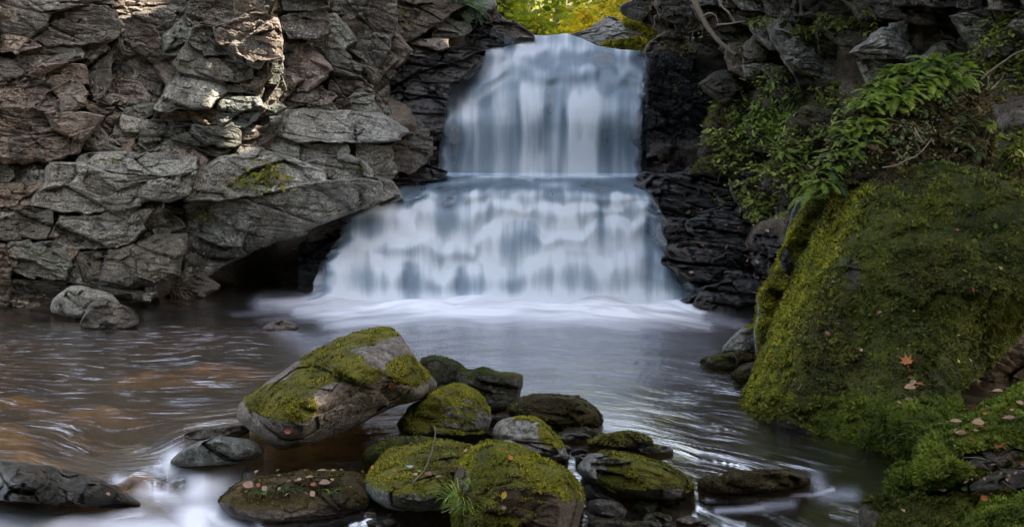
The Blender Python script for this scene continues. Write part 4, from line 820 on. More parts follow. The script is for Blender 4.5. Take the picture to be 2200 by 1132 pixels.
boulder([(896,768),(945,763),(975,775),(1010,798),(1000,840),(950,860),(905,830)], 860, 'dark rough rock tucked behind the large slanting boulder', 502, 2500, 'moss_dark', mat='dark', z=0, moss=.3, up=.3, T=.3, wet=.1)
boulder([(978,800),(1010,794),(1045,790),(1075,799),(1120,803),(1123,830),(1117,862),(1080,888),(1030,890),(985,860)], 882, 'dark squared block with a flat mossy top behind the rounded mossy boulder', 503, 5000, 'moss_dark', mat='dark', moss=.1, up=.7, p=5, nf=2, T=.22, wet=wl(.0,.25))
boulder([(852,918),(862,895),(885,868),(925,842),(965,824),(1005,825),(1038,848),(1058,890),(1052,935),(1020,950),(940,948),(880,942)], 948, 'rounded mossy boulder with a dark face, leaning against the large slanting boulder', 504, 14000, moss=.15, up=.75, blobs=[(900,880,50,40,.9),(960,830,60,16,.8),(880,915,25,25,.6)], sv=.15, T=.4, mat='boulder', fsz=.014)
boulder([(1088,878),(1112,852),(1165,845),(1230,848),(1275,868),(1300,900),(1290,918),(1220,924),(1140,912),(1100,895)], 922, 'broad low dark-mossed boulder nearest the open pool', 505, 12000, 'moss_brown', moss=.55, up=.3, T=.4, fz2=6000, fm2='moss_dark', mat='slab')
boulder([(1056,925),(1072,903),(1110,893),(1155,898),(1195,930),(1224,970),(1215,992),(1130,988),(1080,965),(1060,948)], 988, 'pale lichen-crusted rounded boulder with moss down its right side', 506, 6000, T=.4, up=.0, blobs=[(1190,930,40,40,1.1),(1130,898,50,8,.6)], mat='boulder', nf=2)
boulder([(778,985),(796,955),(850,938),(930,938),(960,955),(900,1000),(810,1005)], 1000, 'low mossy rock behind the flat-topped mossy boulder', 507, 4000, 'moss_dark', moss=.5, up=.4, T=.3, mat='dark')
R7c = tps([(780,1045),(860,945),(1000,955),(975,1085),(850,1060),(950,1060),(840,1030),(960,1020),(900,980),(880,1098),(830,1080)], [6.1,6.65,6.55,6.0,5.72,5.72,5.85,5.95,6.35,5.85,5.85])
boulder([(779,1042),(790,1015),(815,985),(850,948),(900,938),(960,944),(1020,955),(1035,975),(1015,1010),(990,1045),(976,1085),(920,1100),(840,1096),(797,1076)], 1100, 'flat-topped mossy boulder carrying a withered maple leaf and bare twigs', 508, 24000, ctrl=R7c, T=.18, B=.5, nf=0, p=6, moss=.3, up=.6, blobs=[(860,1095,120,18,-1.6)], mat='boulder', fsz=.013, fz2=8000, wet=wl(-.08,.14))
boulder([(970,1060),(978,1010),(1005,965),(1045,948),(1080,950),(1110,958),(1160,985),(1200,1000),(1238,1030),(1256,1062),(1250,1110),(1225,1180),(1100,1210),(985,1190),(974,1110)], 1190, 'shaggy bright-mossed boulder at the bottom centre with grass at its left foot', 509, 40000, T=.5, B=.7, moss=.55, up=.4, sv=.45, nf=2, rel=(.35,.8,.8,1.4), mat='bank', fsz=.017, z=-.05, amp=1.0, blobs=[(1200,1110,50,50,-.7),(990,1020,20,40,-.5)], fz2=5000, fm2='moss_green')
boulder([(468,1085),(478,1062),(515,1032),(600,1016),(700,1010),(780,1012),(800,1050),(802,1092),(745,1112),(650,1126),(560,1126),(500,1112)], 1122, 'long brown-mossed slab with grass sprigs and pink fallen leaves beside the white rapid', 510, 26000, 'moss_brown', T=.3, B=.5, moss=.5, up=.5, sv=1.3, p=3.5, mat='slab', fsz=.012, blobs=[(620,1110,200,18,-1.2),(490,1095,30,20,-.8)], wet=wl(-.12,.12), z=-.1, fz2=2500, fm2='moss_fuzz')
R10c = tps([(-40,985),(140,1010),(290,1070),(-40,1075),(150,1085),(240,1092),(100,1028),(0,1014),(200,1055)], [6.25,6.15,5.9,5.68,5.70,5.85,5.66,5.66,5.66])
boulder([(-50,983),(60,993),(140,1008),(225,1032),(285,1068),(312,1085),(240,1092),(150,1086),(60,1078),(-50,1070)], 1090, 'low dark slab with a pale wet top edge at the left of the rapid', 511, 5000, 'moss_dark', ctrl=R10c, T=.07, B=.45, nf=0, p=12, rel=(.4,1.2,1.4,0), strata=.7, rnd=0, jit=3.5, moss=.15, up=.0, mat='slab', fsz=.011, wet=lambda V,U,W: .6*ss(1005,1030,W-.2*U)+.1)
boulder([(360,992),(390,966),(435,942),(490,935),(550,946),(572,974),(540,992),(440,1002),(385,1002)], 1000, 'small white-crusted rock at the head of the rapid', 512, 900, 'moss_dark', T=.28, mat='boulder', moss=.1, wet=.15, nf=4)
boulder([(388,934),(440,916),(515,910),(545,928),(500,942),(410,944)], 944, 'thin flat wet rock barely breaking the water beside the large slanting boulder', 513, T=.15, B=.3, mat='dark', wet=.4)
boulder([(1240,1000),(1258,977),(1300,967),(1360,978),(1430,995),(1478,1020),(1495,1048),(1460,1076),(1360,1074),(1290,1048),(1245,1022)], 1072, 'long olive-mossed boulder with a bare pale left end', 514, 22000, T=.38, moss=.5, up=.3, sv=.4, blobs=[(1270,1000,35,30,-.8),(1400,1070,100,16,-1)], mat='boulder', fsz=.013, fz2=7000, wet=wl(-.03,.1))
boulder([(1250,952),(1290,931),(1340,925),(1388,932),(1410,950),(1385,968),(1300,968)], 968, 'low flat rock topped with golden moss at the pool edge', 515, 5000, T=.28, moss=.45, up=.4, mat='bank', wet=wl(-.01,.08), fm='moss_brown', fz2=3000, fm2='moss_fuzz')
boulder([(1494,1038),(1528,1016),(1600,1011),(1690,1009),(1730,1020),(1744,1036),(1702,1053),(1600,1063),(1520,1063)], 1060, 'long log-shaped rock with brown moss lying across the outflow', 516, 12000, 'moss_brown', T=.25, moss=.6, up=.3, mat='slab', fsz=.011, wet=wl(-.06,.08))
boulder([(1262,1078),(1285,1068),(1330,1076),(1362,1106),(1330,1118),(1265,1108)], 1116, 'smooth reddish-brown cobble at the foot of the long olive boulder', 517, T=.15, B=.3, mat='cliff', nf=1, z=-.08, rel=(.1,.2,.4,.5), group='small stones in the outflow', name='river_stone', cat='stone')
boulder([(1355,1085),(1385,1070),(1412,1078),(1424,1098),(1400,1108),(1362,1106)], 1108, 'dark green-tinged cobble right of the smooth reddish one', 518, 1500, 'moss_dark', T=.14, B=.3, mat='dark', z=-.08, moss=.2, up=.5, wet=.3, group='small stones in the outflow', name='river_stone', cat='stone')
boulder([(1255,1040),(1290,1035),(1335,1055),(1340,1080),(1290,1085),(1258,1070)], 1084, 'black wet mossy stone under the left end of the long olive boulder', 519, 2500, 'moss_dark', T=.18, B=.3, mat='dark', z=-.05, moss=.4, wet=.3, group='small stones in the outflow', name='river_stone', cat='stone')
for j, (x0, y0, w_, h_, lab, mt) in enumerate([(1456,1086,34,14,'small dark stone left of the foam ring','dark'),(1410,1113,36,12,'low dark stone, wet, under the green-tinged cobble','dark'),(1484,1118,36,10,'flat brown stone in shallow water','cliff'),(1560,1078,44,11,'round dark stone ringed with foam','dark'),(1534,1102,26,8,'flat mossy pebble beside the foam ring','bank'),
        (1310,1128,56,16,'broad mossy stone at the bottom edge by the reddish cobble','dark'),(1235,940,40,14,'brown stone between the dark-mossed boulder and the golden-topped rock','dark'),(1262,985,30,12,'small dark stone behind the pale end of the olive boulder','dark'),(1400,965,50,10,'pale flat stone half under water beside golden-topped rock','ledge'),(1240,925,36,12,'dark stone at the water line under the broad low boulder','dark'),(1065,905,26,14,'litter-strewn stone between the two rounded boulders','soil'),(1390,1128,40,12,'submerged dark stone at the bottom edge, centre right','dark'),(1510,1078,24,8,'small reddish stone above the flat pebble','cliff')]):
    a = np.linspace(0, 2 * math.pi, 9)[:-1]; rr = np.random.default_rng(j).uniform(.85, 1.15, 8)
    ol = [(x0 + w_ * rr[q] * math.cos(a[q]), y0 + h_ * rr[q] * math.sin(a[q])) for q in range(8)]
    boulder(ol, y0 + h_, lab, 540 + j, 500 if mt != 'cliff' else 0, 'moss_brown', T=.12, B=.25, mat=mt, z=-.07 if y0 > 1060 else 0, moss=.2, up=.3, wet=.35, nf=2, group='small stones in the outflow', name='river_stone', cat='stone', fsz=.01)
rq = np.random.default_rng(21)
for poly, n, lab, z_ in [([(1245,1060),(1330,1085),(1520,1075),(1530,1130),(1260,1130)], 26, 'one of the small dark pebbles packed in the shallow outflow under the olive boulder', -.07), ([(1060,935),(1090,960),(1210,990),(1240,1000),(1235,960),(1300,985),(1235,1030)], 12, 'one of the small dark pebbles wedged behind the shaggy boulder', -.01),
                         ([(1205,915),(1300,925),(1250,950),(1215,945)], 6, 'one of the pebbles at the waterline by the broad low boulder', -.01), ([(790,1100),(960,1105),(970,1130),(800,1130)], 6, 'one of the dark pebbles under the flat-topped boulder', -.08)]:
    pts_ = []
    while len(pts_) < n:
        a_, b_ = rq.integers(len(poly)), rq.random(2); k0, k1, k2 = poly[0], poly[a_], poly[(a_ + 1) % len(poly)]; q_ = np.sqrt(b_[0])
        pts_.append(((1 - q_) * k0[0] + q_ * (1 - b_[1]) * k1[0] + q_ * b_[1] * k2[0], (1 - q_) * k0[1] + q_ * (1 - b_[1]) * k1[1] + q_ * b_[1] * k2[1]))
    for j, (x0, y0) in enumerate(pts_):
        w_ = rq.uniform(9, 20); h_ = w_ * rq.uniform(.4, .65); a = np.linspace(0, 2 * math.pi, 8)[:-1] + rq.uniform(0, 1); rr = rq.uniform(.8, 1.15, 7)
        s = stone([(x0 + w_ * rr[q] * math.cos(a[q]), y0 + h_ * rr[q] * math.sin(a[q])) for q in range(7)], gy(y0 + h_, z_) - .06, .06, .14, seed=700 + j, p=2.6, nf=2, rel=(.2, .6, .8, .3), jit=1, step=3.5, amp=.3, moss=.1, up=.3, wet=rq.uniform(.2, .7))
        put_stone('pebble', s, M[('dark', 'cliff', 'dark', 'slab')[rq.integers(4)]], None, label=lab, cat='pebble', group=lab[11:])
# far rocks in the pool
boulder([(106,668),(116,636),(150,616),(180,611),(202,622),(238,630),(262,650),(262,690),(180,690),(130,682)], 684, 'grey double-humped rock standing in the pool below the left cliff', 530, T=.35, B=.6, mat='ledge', moss=0, nf=5, fs=.9, rel=(.6,1,1,0), group='rocks in the far pool', amp=1, wet=wl(.02,.1))
boulder([(170,694),(188,655),(220,636),(258,652),(290,668),(302,695),(270,706),(215,710),(180,704)], 706, 'orange-brown angular rock in front of the grey double-humped one', 531, T=.3, B=.5, mat='cliff', nf=5, fs=.9, rel=(.6,1,1,0), group='rocks in the far pool', amp=1)
boulder([(556,706),(585,690),(605,687),(636,694),(645,708),(590,716)], 715, 'little brown rock awash near the foot of the falls', 532, T=.15, B=.3, mat='cliff', wet=.5, group='rocks in the far pool')
boulder([(1548,750),(1580,716),(1620,692),(1640,700),(1640,760),(1600,762),(1556,758)], 760, 'angular grey rock with a mossy crest below the narrow ridge of bright moss', 533, 3000, T=.3, B=.5, mat='ledge', p=5, nf=3, blobs=[(1615,694,36,12,1.2)], group='rocks in the far pool', fsz=.02)
boulder([(1494,782),(1520,765),(1580,752),(1622,762),(1618,788),(1545,797)], 796, 'dark flat brown-mossed rock in front of the angular grey rock', 534, 3000, 'moss_brown', T=.3, B=.4, mat='dark', moss=.5, up=.3, group='rocks in the far pool', fsz=.018)
boulder([(1568,808),(1592,784),(1625,778),(1640,800),(1620,828),(1588,828)], 828, 'rounded brown stone against the foot of the giant boulder', 535, 2500, 'moss_brown', T=.25, B=.4, mat='bank', moss=.5, group='rocks in the far pool', fsz=.016)
# trickle of water over the moss ridge
tv = np.linspace(0, 1, 40); cu = 1626 + 4 * np.sin(tv * 7); cv = 640 + 125 * tv; th = np.linspace(-1, 1, 7)
Ut = cu[:, None] + th[None] * (2 + 1.5 * tv[:, None]); Vt = cv[:, None] + 0 * Ut; Wt = at(Ut, Vt, 8.45 - .05 * (1 - th[None] ** 2) - .08 * tv[:, None])
tag(link('water_trickle', mesh_np('water_trickle', Wt.reshape(-1, 3), grid_faces(40, 7), M['fall'], True, {'den': (.38 * (1 - .6 * np.abs(th[None])) * np.ones_like(Ut)).ravel(), 'fs': Ut.ravel() / 10, 'ft': Vt.ravel() / 100})), 'thin trickle of water running down the edge of the bright moss ridge', 'water trickle')
# ------------------------------------------------------------------ plants, leaves, twigs
bpy.context.view_layer.update(); DG = bpy.context.evaluated_depsgraph_get()
def hit(u, v, skip=('waterfall', 'stream_water', 'frond', 'foliage', 'fallen', 'maple')):
    """world point and normal of the surface seen at a photograph pixel"""
    d = Vector([float(x) for x in rays(u, v)]).normalized(); o = Vector((0, 0, CAM_Z))
    for _ in range(60):
        ok, p, n, i, ob, m = sc.ray_cast(DG, o, d)
        if not ok: return None
        if ob.name.split('.')[0] == 'moss' or any(ob.name.startswith(k) for k in skip): o = p + d * .0006; continue
        if n.dot(d) > 0: n = -n
        return p, n
    return None
def leaf_blade(L, W, bend=.15, notch=False):
    x = np.array([0, .25, .55, .8, 1.0]); wv = np.array([.02, .38, .5, .3, 0]) * W
    v = []; 
    for a, b in zip(x, wv): v += [(a * L, -b, bend * L * (-a * a)), (a * L, 0, bend * L * (-a * a) - .08 * W), (a * L, b, bend * L * (-a * a))]
    f = []
    for k in range(4): a = k * 3; f += [(a, a + 3, a + 4, a + 1), (a + 1, a + 4, a + 5, a + 2)]
    return np.array(v, float), np.array(f)
def rotm(rs, up=0.5, tilt=1.0):
    """random leaf attitude: roughly facing up"""
    a = rs.uniform(0, 2 * math.pi); M_ = Matrix.Rotation(a, 3, 'Z') @ Matrix.Rotation(rs.normal() * tilt * .45 + .25, 3, 'Y') @ Matrix.Rotation(rs.normal() * tilt * .4, 3, 'X')
    return np.array(M_)
# ferns
def frond_mesh(L, seed, pairs=17, droop=.5):
    rs = np.random.default_rng(seed); t = np.linspace(0, 1, 14); x = L * (t - .18 * droop * t ** 3); z = L * (.42 * t - (.42 + .45 * droop) * t ** 2.2); y = L * .05 * np.sin(t * 3 + seed)
    path = np.stack([x, y, z], -1); tv, tf = tube(path, np.linspace(.0035, .001, 14) * L / .35, 4); vs, fs = [tv], [tf]; o = len(tv)
    for k in range(pairs):
        tt = .14 + .84 * (k / (pairs - 1)); p = np.array([np.interp(tt, t, path[:, c]) for c in range(3)]); tg = np.array([np.interp(min(tt + .02, 1), t, path[:, c]) - np.interp(tt - .02, t, path[:, c]) for c in range(3)]); tg /= np.linalg.norm(tg)
        ll = L * .23 * (math.sin(math.pi * (tt * .84 + .10)) ** .8) * rs.uniform(.85, 1.1) + .004
        for sd in (-1, 1):
            d = np.array([tg[0] * .42, sd * .9, tg[2] * .4 - .12]); d /= np.linalg.norm(d); wv = tg * L * .016
            q = np.array([p - wv, p + wv, p + d * ll * .6 + wv * 1.1, p + d * ll, p + d * ll * .55 - wv * .9]); q[2:, 2] -= ll * .12
            vs.append(q); fs.append(np.array([[0, 1, 2, 4]]) + o); fs.append(None); fs[-1] = np.array([[4, 2, 3, 3]]) + o; o += 5
    V = np.concatenate(vs); quads = np.concatenate([f for f in fs if not (len(f) == 1 and f[0, 2] == f[0, 3])]); tris = np.concatenate([f[:, :3] for f in fs if (len(f) == 1 and f[0, 2] == f[0, 3])])
    return V, [quads, tris]
FR = {}
for mk in ('fern', 'fern_dark', 'leaf_brown'):
    FR[mk] = []
    for k in range(3):
        V, F = frond_mesh(1.0, k + 3, 17, (.5, .9, .3)[k]); FR[mk].append(mesh_np('frond', V, F, M[mk], False, {'rnd': np.clip(V[:, 0] * .7 + .2, 0, 1)}))
def fern(u, v, L, mk, n, label, group, seed, lean=(0, -.6), pt=None, Yoff=0):
    rs = np.random.default_rng(seed); h = pt or hit(u, v)
    if h is None: return
    p, nn = h; e = empty('fern', p + nn * .01, label, 'fern', group)
    for k in range(n):
        a = rs.uniform(-1.9, 1.9) + math.atan2(lean[1], lean[0]) if n > 1 else math.atan2(lean[1], lean[0])
        o = link('frond', FR[mk][rs.integers(3)], e); s_ = L * rs.uniform(.7, 1.15); o.scale = (s_, s_ * rs.uniform(.8, 1.1), s_)
        o.rotation_euler = (rs.normal() * .25, rs.uniform(-.5, .25), a)
    return e
# leafy herbs
def herb_mesh(seed, n, size, spread, height, kind):
    rs = np.random.default_rng(seed); vs, fs, rr, o = [], [], [], 0
    for k in range(n):
        c = np.array([rs.normal() * spread * .5, rs.normal() * spread * .5, 0]); c[2] = height * rs.uniform(.3, 1) * math.exp(-(c[0] ** 2 + c[1] ** 2) / spread ** 2)
        L = size * rs.uniform(.6, 1.25)
        for b in range(3 if kind == 'tri' else 1):
            V, F = leaf_blade(L, L * (.62 if kind != 'long' else .38), .2); R = rotm(rs, tilt=.8)
            if b: R = R @ np.array(Matrix.Rotation((-1.1, 1.1)[b - 1], 3, 'Z'))
            vs.append(V @ R.T + c); fs.append(F + o); rr.append(np.full(len(V), rs.random())); o += len(V)
    return np.concatenate(vs), np.concatenate(fs), np.concatenate(rr)
def stems_mesh(seed, n, spread, height):
    rs = np.random.default_rng(seed); ps = []
    for k in range(n):
        a = np.array([rs.normal() * spread * .12, rs.normal() * spread * .12, -.06]); b = np.array([rs.normal() * spread * .5, rs.normal() * spread * .5, height * rs.uniform(.5, 1)]); m_ = (a + b) / 2 + np.array([0, 0, height * .2])
        ps.append(tube(np.array([a, m_, b]), [.004, .003, .0015], 4))
    return join(ps)
HB = {}
for mk, kd in (('leaf', 'tri'), ('leaf_pale', 'one'), ('leaf_yellow', 'long'), ('fern', 'long'), ('leaf_brown', 'one'), ('moss_green', 'tri')):
    HB[mk] = []
    for k in range(4):
        V, F, r = herb_mesh(k * 7 + 1, 34 if kd != 'tri' else 20, .050 if kd != 'long' else .07, .17, .13, kd); me = mesh_np('foliage', V, F, M[mk], True, {'rnd': r})
        sv_, sf_ = stems_mesh(k, 7, .17, .1); HB[mk].append((me, mesh_np('stem', sv_, sf_, M['root'], True)))
def herb(u, v, s_, mk, label, group, seed, cat='plant', lift=.02):
    rs = np.random.default_rng(seed); h = hit(u, v)
    if h is None: return
    p, nn = h; ax = (nn * .5 + Vector((0, 0, .7))).normalized()
    e = empty('leafy_plant', p + nn * lift, label, cat, group, (ax.to_track_quat('Z', 'Y') @ Matrix.Rotation(rs.uniform(0, 6.28), 3, 'Z').to_quaternion()).to_euler())
    fm, sm = HB[mk][rs.integers(4)]; a = link('foliage', fm, e); b = link('stem', sm, e); a.scale = b.scale = (s_, s_, s_ * rs.uniform(.7, 1.3)); return e
def inside(poly, u, v):
    c = False; n = len(poly)
    for i in range(n):
        x1, y1 = poly[i]; x2, y2 = poly[i - 1]
        if (y1 > v) != (y2 > v) and u < (x2 - x1) * (v - y1) / (y2 - y1) + x1: c = not c
    return c
def scatter(poly, n, seed):
    rs = np.random.default_rng(seed); xs = [p[0] for p in poly]; ys = [p[1] for p in poly]; out = []
    while len(out) < n:
        best = None
        for _ in range(6):
            u, v = rs.uniform(min(xs), max(xs)), rs.uniform(min(ys), max(ys))
            if inside(poly, u, v):
                d = min([math.hypot(u - a, v - b) for a, b in out] or [1e9])
                if best is None or d > best[0]: best = (d, u, v)
        if best: out.append(best[1:])
    return out
rsP = np.random.default_rng(5)
# ferns crowning the giant boulder
for i, (u, v) in enumerate(scatter([(1745,400),(1750,360),(1800,285),(1860,210),(1920,155),(2000,132),(2070,142),(2070,180),(1960,215),(1890,270),(1840,340),(1790,410)], 120, 1)):
    fern(u, v, rsP.uniform(.09, .19), 'fern' if rsP.random() < .75 else 'fern_dark', 6, 'bright green fern arching over the rim of the giant boulder, ' + ('among the highest ones' if v < 190 else 'halfway down the rim' if v < 290 else 'at its low end'), 'bright ferns on the rim of the giant boulder, ' + ('top' if v < 190 else 'middle' if v < 290 else 'low end'), 100 + i, (-.7, -.7))
for i, (u, v) in enumerate(scatter([(1830,300),(1900,210),(2000,170),(2080,190),(2110,260),(2100,350),(2000,370),(1850,360)], 50, 2)):
    fern(u, v, rsP.uniform(.10, .19), 'fern_dark' if rsP.random() < .75 else 'leaf_brown', 4, 'dull drooping fern hanging over the dark face of the fern-covered rock', 'dull ferns on the face of the fern-covered rock', 200 + i, (rsP.normal() * .4, -.9))
for i, (u, v) in enumerate(scatter([(1850,215),(1900,165),(1980,132),(2070,142),(2100,180),(2000,200),(1900,240)], 46, 7)):
    fern(u, v, rsP.uniform(.12, .22), 'fern', 6, 'leafy bright fern standing on top of the fern-covered rock', 'ferns on top of the fern-covered rock', 400 + i, (-.5, -.5))
for i, (u, v) in enumerate([(1700,360),(1720,400),(1750,430),(1770,400),(1690,330),(1740,330)]):
    fern(u, v, .24, 'fern', 8, 'green fern trailing between the bank and the giant boulder', 'ferns trailing left of the giant boulder', 260 + i, (-.3, -1))
def area(poly, n, seed, mk, lo, hi, label, group):
    mid = sum(p[1] for p in poly) / len(poly); two = n >= 20
    for i, (u, v) in enumerate(scatter(poly, n, seed)):
        w_ = ('upper' if v < mid else 'lower') if two else ''
        herb(u, v, float(rsP.uniform(lo, hi)), mk, label + (', %s half' % w_ if two else ''), group + (', %s half' % w_ if two else ''), seed * 100 + i)
area([(1570,190),(1640,170),(1720,190),(1740,230),(1690,290),(1620,300),(1560,250)], 30, 11, 'fern', .9, 1.5, 'light green leafy herb on the mossy bank beside the upper waterfall', 'light green herbs on the upper bank')
area([(1530,250),(1690,260),(1760,280),(1740,420),(1640,480),(1560,400),(1510,340)], 42, 12, 'leaf', .8, 1.4, 'mid green three-leaved herb on the bank between falls and giant boulder', 'three-leaved herbs on the bank')
area([(1600,100),(1650,110),(1700,200),(1570,250),(1560,160)], 14, 13, 'leaf_pale', .8, 1.2, 'pale round-leaved plant on the rock edge right of the upper fall', 'pale plants on the rock edge')
area([(1640,280),(1760,270),(1820,300),(1760,420),(1660,440)], 22, 14, 'leaf_pale', .7, 1.1, 'dusty pale-leaved herb low on the shaded bank', 'pale herbs low on the bank')
area([(1740,170),(1850,190),(1830,260),(1760,300)], 8, 15, 'leaf', .7, 1.1, 'sparse leafy herb in the dark gap behind the giant boulder', 'sparse herbs in the dark gap')
area([(1440,60),(1520,50),(1500,130),(1420,120)], 8, 16, 'leaf_pale', .8, 1.2, 'pale leafy sprig on the dark overhang right of the falls', 'sprigs on the dark overhang')
area([(1600,60),(1720,40),(1900,30),(1880,70),(1700,90)], 14, 17, 'moss_green', .7, 1.2, 'small creeping plant along the ledge of the right cliff', 'creeping plants on the right cliff')
area([(2100,60),(2200,40),(2230,200),(2130,200),(2080,150)], 30, 18, 'leaf', .7, 1.1, 'yellowish leafy plant in the upper right corner', 'yellowish plants of the upper right corner')
area([(2130,200),(2230,200),(2240,330),(2140,340)], 10, 19, 'leaf_yellow', .5, .8, 'yellow-green sprig hanging in the dark gap at the right edge', 'yellow sprigs at the right edge')
area([(2120,290),(2230,280),(2240,380),(2130,370)], 20, 20, 'moss_green', .8, 1.2, 'bright green leafy plant behind the right corner of the giant boulder', 'bright plants behind the giant boulder')
area([(1500,400),(1640,440),(1700,470),(1660,500),(1560,450)], 8, 21, 'leaf', .5, .9, 'small leafy plant rooted in the wet ledges', 'plants of the wet ledges')
area([(1930,180),(2060,180),(2080,340),(1860,350)], 26, 22, 'leaf_pale', .5, .8, 'dull broad-leaved plant among the dark ferns', 'broad-leaved plants among the dark ferns')
area([(1440,190),(1530,180),(1530,210),(1450,215)], 3, 23, 'leaf_pale', .5, .8, 'tiny pale plant on the black wall beside the upper fall', 'tiny plants on the black wall')
for i, (u, v) in enumerate([(560,375),(545,392),(585,380),(572,400),(600,395),(530,405),(505,400),(590,362)]):
    herb(u, v, 1.3 if i < 5 else 1.0, 'leaf_yellow' if i % 2 == 0 else 'moss_green', 'clump of yellow and green leaves growing on the grey ledge of the left cliff', 'yellow and green seedling clump on the left ledge', 900 + i)
herb(448, 466, .8, 'moss_green', 'small green plant under the ledge at the left cliff foot', None, 920); herb(245, 352, .6, 'moss_green', 'tiny green tuft on the flat slab of the left cliff', None, 921)
herb(780, 372, .9, 'moss_green', 'small leafy tuft on the ledge nearest the waterfall', None, 922)
# dark conifer spray at the top of the left cliff
for i, (u, v) in enumerate([(985,8),(1000,18),(990,28),(1010,12)]):
    fern(u, v, .55, 'fern_dark', 6, 'dark evergreen spray overhanging the cliff beside the crest', 'evergreen sprays at the crest', 300 + i, (.5, -.6))
for i, (u, v) in enumerate([(1670,752),(1830,552),(1780,590)]):
    fern(u, v, (.16, .18, .12)[i], 'fern_dark', 2, ('small blue-green fern low on the left edge of the giant boulder', 'lone fern frond on the mossy face of the giant boulder', 'tiny fern sprout on the mossy slope of the giant boulder')[i], None, 320 + i, (-1, -.2))
# grass sprigs
def grass(u, v, L, n, label, seed, lean=(0, 0), col='fern'):
    h = hit(u, v)
    if h is None: return
    rs = np.random.default_rng(seed); p, nn = h; vs, fs, o = [], [], 0
    for k in range(n):
        a = rs.uniform(0, 6.28); ll = L * rs.uniform(.5, 1.1); t = np.linspace(0, 1, 6); d = np.array([math.cos(a) * .7 + lean[0], math.sin(a) * .7 + lean[1], 0])
        path = np.stack([d[0] * ll * t, d[1] * ll * t, ll * (1.0 * t - .75 * t ** 2.2)], -1); wv = np.array([-math.sin(a), math.cos(a), 0]) * .0035 * (1 - t[:, None]) ** .6
        vs += [np.stack([path - wv, path + wv], 1).reshape(-1, 3)]; fs.append(grid_faces(6, 2) + o); o += 12
    me = mesh_np('grass_tuft', np.concatenate(vs), np.concatenate(fs), M[col], True, {'rnd': np.repeat(rs.random(n), 12)}); ob = link('grass_tuft', me, None, p - nn * .005); tag(ob, label, 'grass', 'grass tufts on the boulders')
grass(568, 1062, .14, 26, 'blue-green grass sprig on the left part of the brown-mossed slab', 1, (0, -.5), 'fern_dark'); grass(608, 1060, .16, 24, 'arching grass sprig in the middle of the brown-mossed slab', 2, (.5, -.3), 'fern_dark'); grass(710, 1062, .09, 14, 'tiny grass sprig on the right part of the brown-mossed slab', 3)
grass(985, 1085, .30, 60, 'bright green grass clump at the foot of the shaggy mossy boulder', 4, (0, -.3)); grass(1000, 1110, .22, 60, 'second bright grass clump low on the shaggy mossy boulder', 5)
grass(1108, 890, .17, 22, 'arching grass tuft on top of the lichen-crusted boulder', 6, (.3, 0)); grass(1170, 905, .13, 16, 'grass tuft beside the broad low dark-mossed boulder', 7); grass(1208, 922, .16, 30, 'pale grass tuft at the water line behind the lichen-crusted boulder', 8); grass(1010,1050,.12,20,'short grass tuft against the left face of the shaggy mossy boulder',9)
# fallen leaves
def maple():
    pts = []
    for k in range(5):
        a = (k - 2) * .72; L = (1, .95, .8)[abs(k - 2)]
        pts += [(a - .30, .42 * L + .02), (a - .17, .62 * L), (a - .12, .58 * L), (a, L), (a + .12, .58 * L), (a + .17, .62 * L)]
    pts += [(1.75, .45), (2.3, .36), (2.9, .12), (-2.9, .12), (-2.3, .36)]
    v = [(0, 0, .0)] + [(r * math.sin(a), r * math.cos(a), .10 * r * r + .04 * math.sin(a * 7)) for a, r in pts]; n = len(pts)
    f = [(0, 1 + (i + 1) % n, 1 + i) for i in range(n)]; tv, tf = tube(np.array([(0, 0, 0), (.02, -.5, .08), (.08, -.95, .0)]), [.025, .02, .015], 4)
    return np.concatenate([np.array(v), tv]), [np.array(f), tf + len(v)]
def oval(w=.42, curl=.25):
    x = np.linspace(0, 1, 7); wv = w * np.sin(np.pi * x ** .85) ** .8; v = []
    for a, b in zip(x, wv): v += [(-b, a - .5, curl * b + .2 * (a - .5) ** 2), (0, a - .5, .2 * (a - .5) ** 2), (b, a - .5, curl * b + .2 * (a - .5) ** 2)]
    f = []
    for k in range(6): a = k * 3; f += [(a, a + 3, a + 4, a + 1), (a + 1, a + 4, a + 5, a + 2)]
    tv, tf = tube(np.array([(0, -.5, .05), (.02, -.7, .07), (.06, -.85, .02)]), [.02, .015, .01], 4)
    return np.concatenate([np.array(v), tv]), [np.concatenate([np.array(f), tf + len(v)])]
LMESH = {}
def fallen(u, v, px, kind, col, rot, label, group='fallen leaves', lay=.5):
    h = hit(u, v)
    if h is None: return
    p, nn = h; key = (kind, col)
    if key not in LMESH:
        V, F = maple() if kind == 'maple' else oval(.34 if kind == 'oval' else .2, .45 if kind == 'oval' else .8); LMESH[key] = mesh_np('fallen_leaf', V, F, M['lf_' + col], True)
    o = link('maple_leaf' if kind == 'maple' else 'fallen_leaf', LMESH[key]); nz = (nn * lay + Vector((0, -.25, .6)) * (1 - lay)).normalized()
    o.location = p + nn * (.05 if u > 1575 and v > 360 else .024) + Vector((0, -.01, .004)); s_ = px * p.y / FPX * (.55 if kind == 'maple' else .82); o.scale = (s_, s_, s_)
    o.rotation_euler = (nz.to_track_quat('Z', 'Y') @ Matrix.Rotation(rot, 3, 'Z').to_quaternion()).to_euler(); tag(o, label, 'leaf', group)
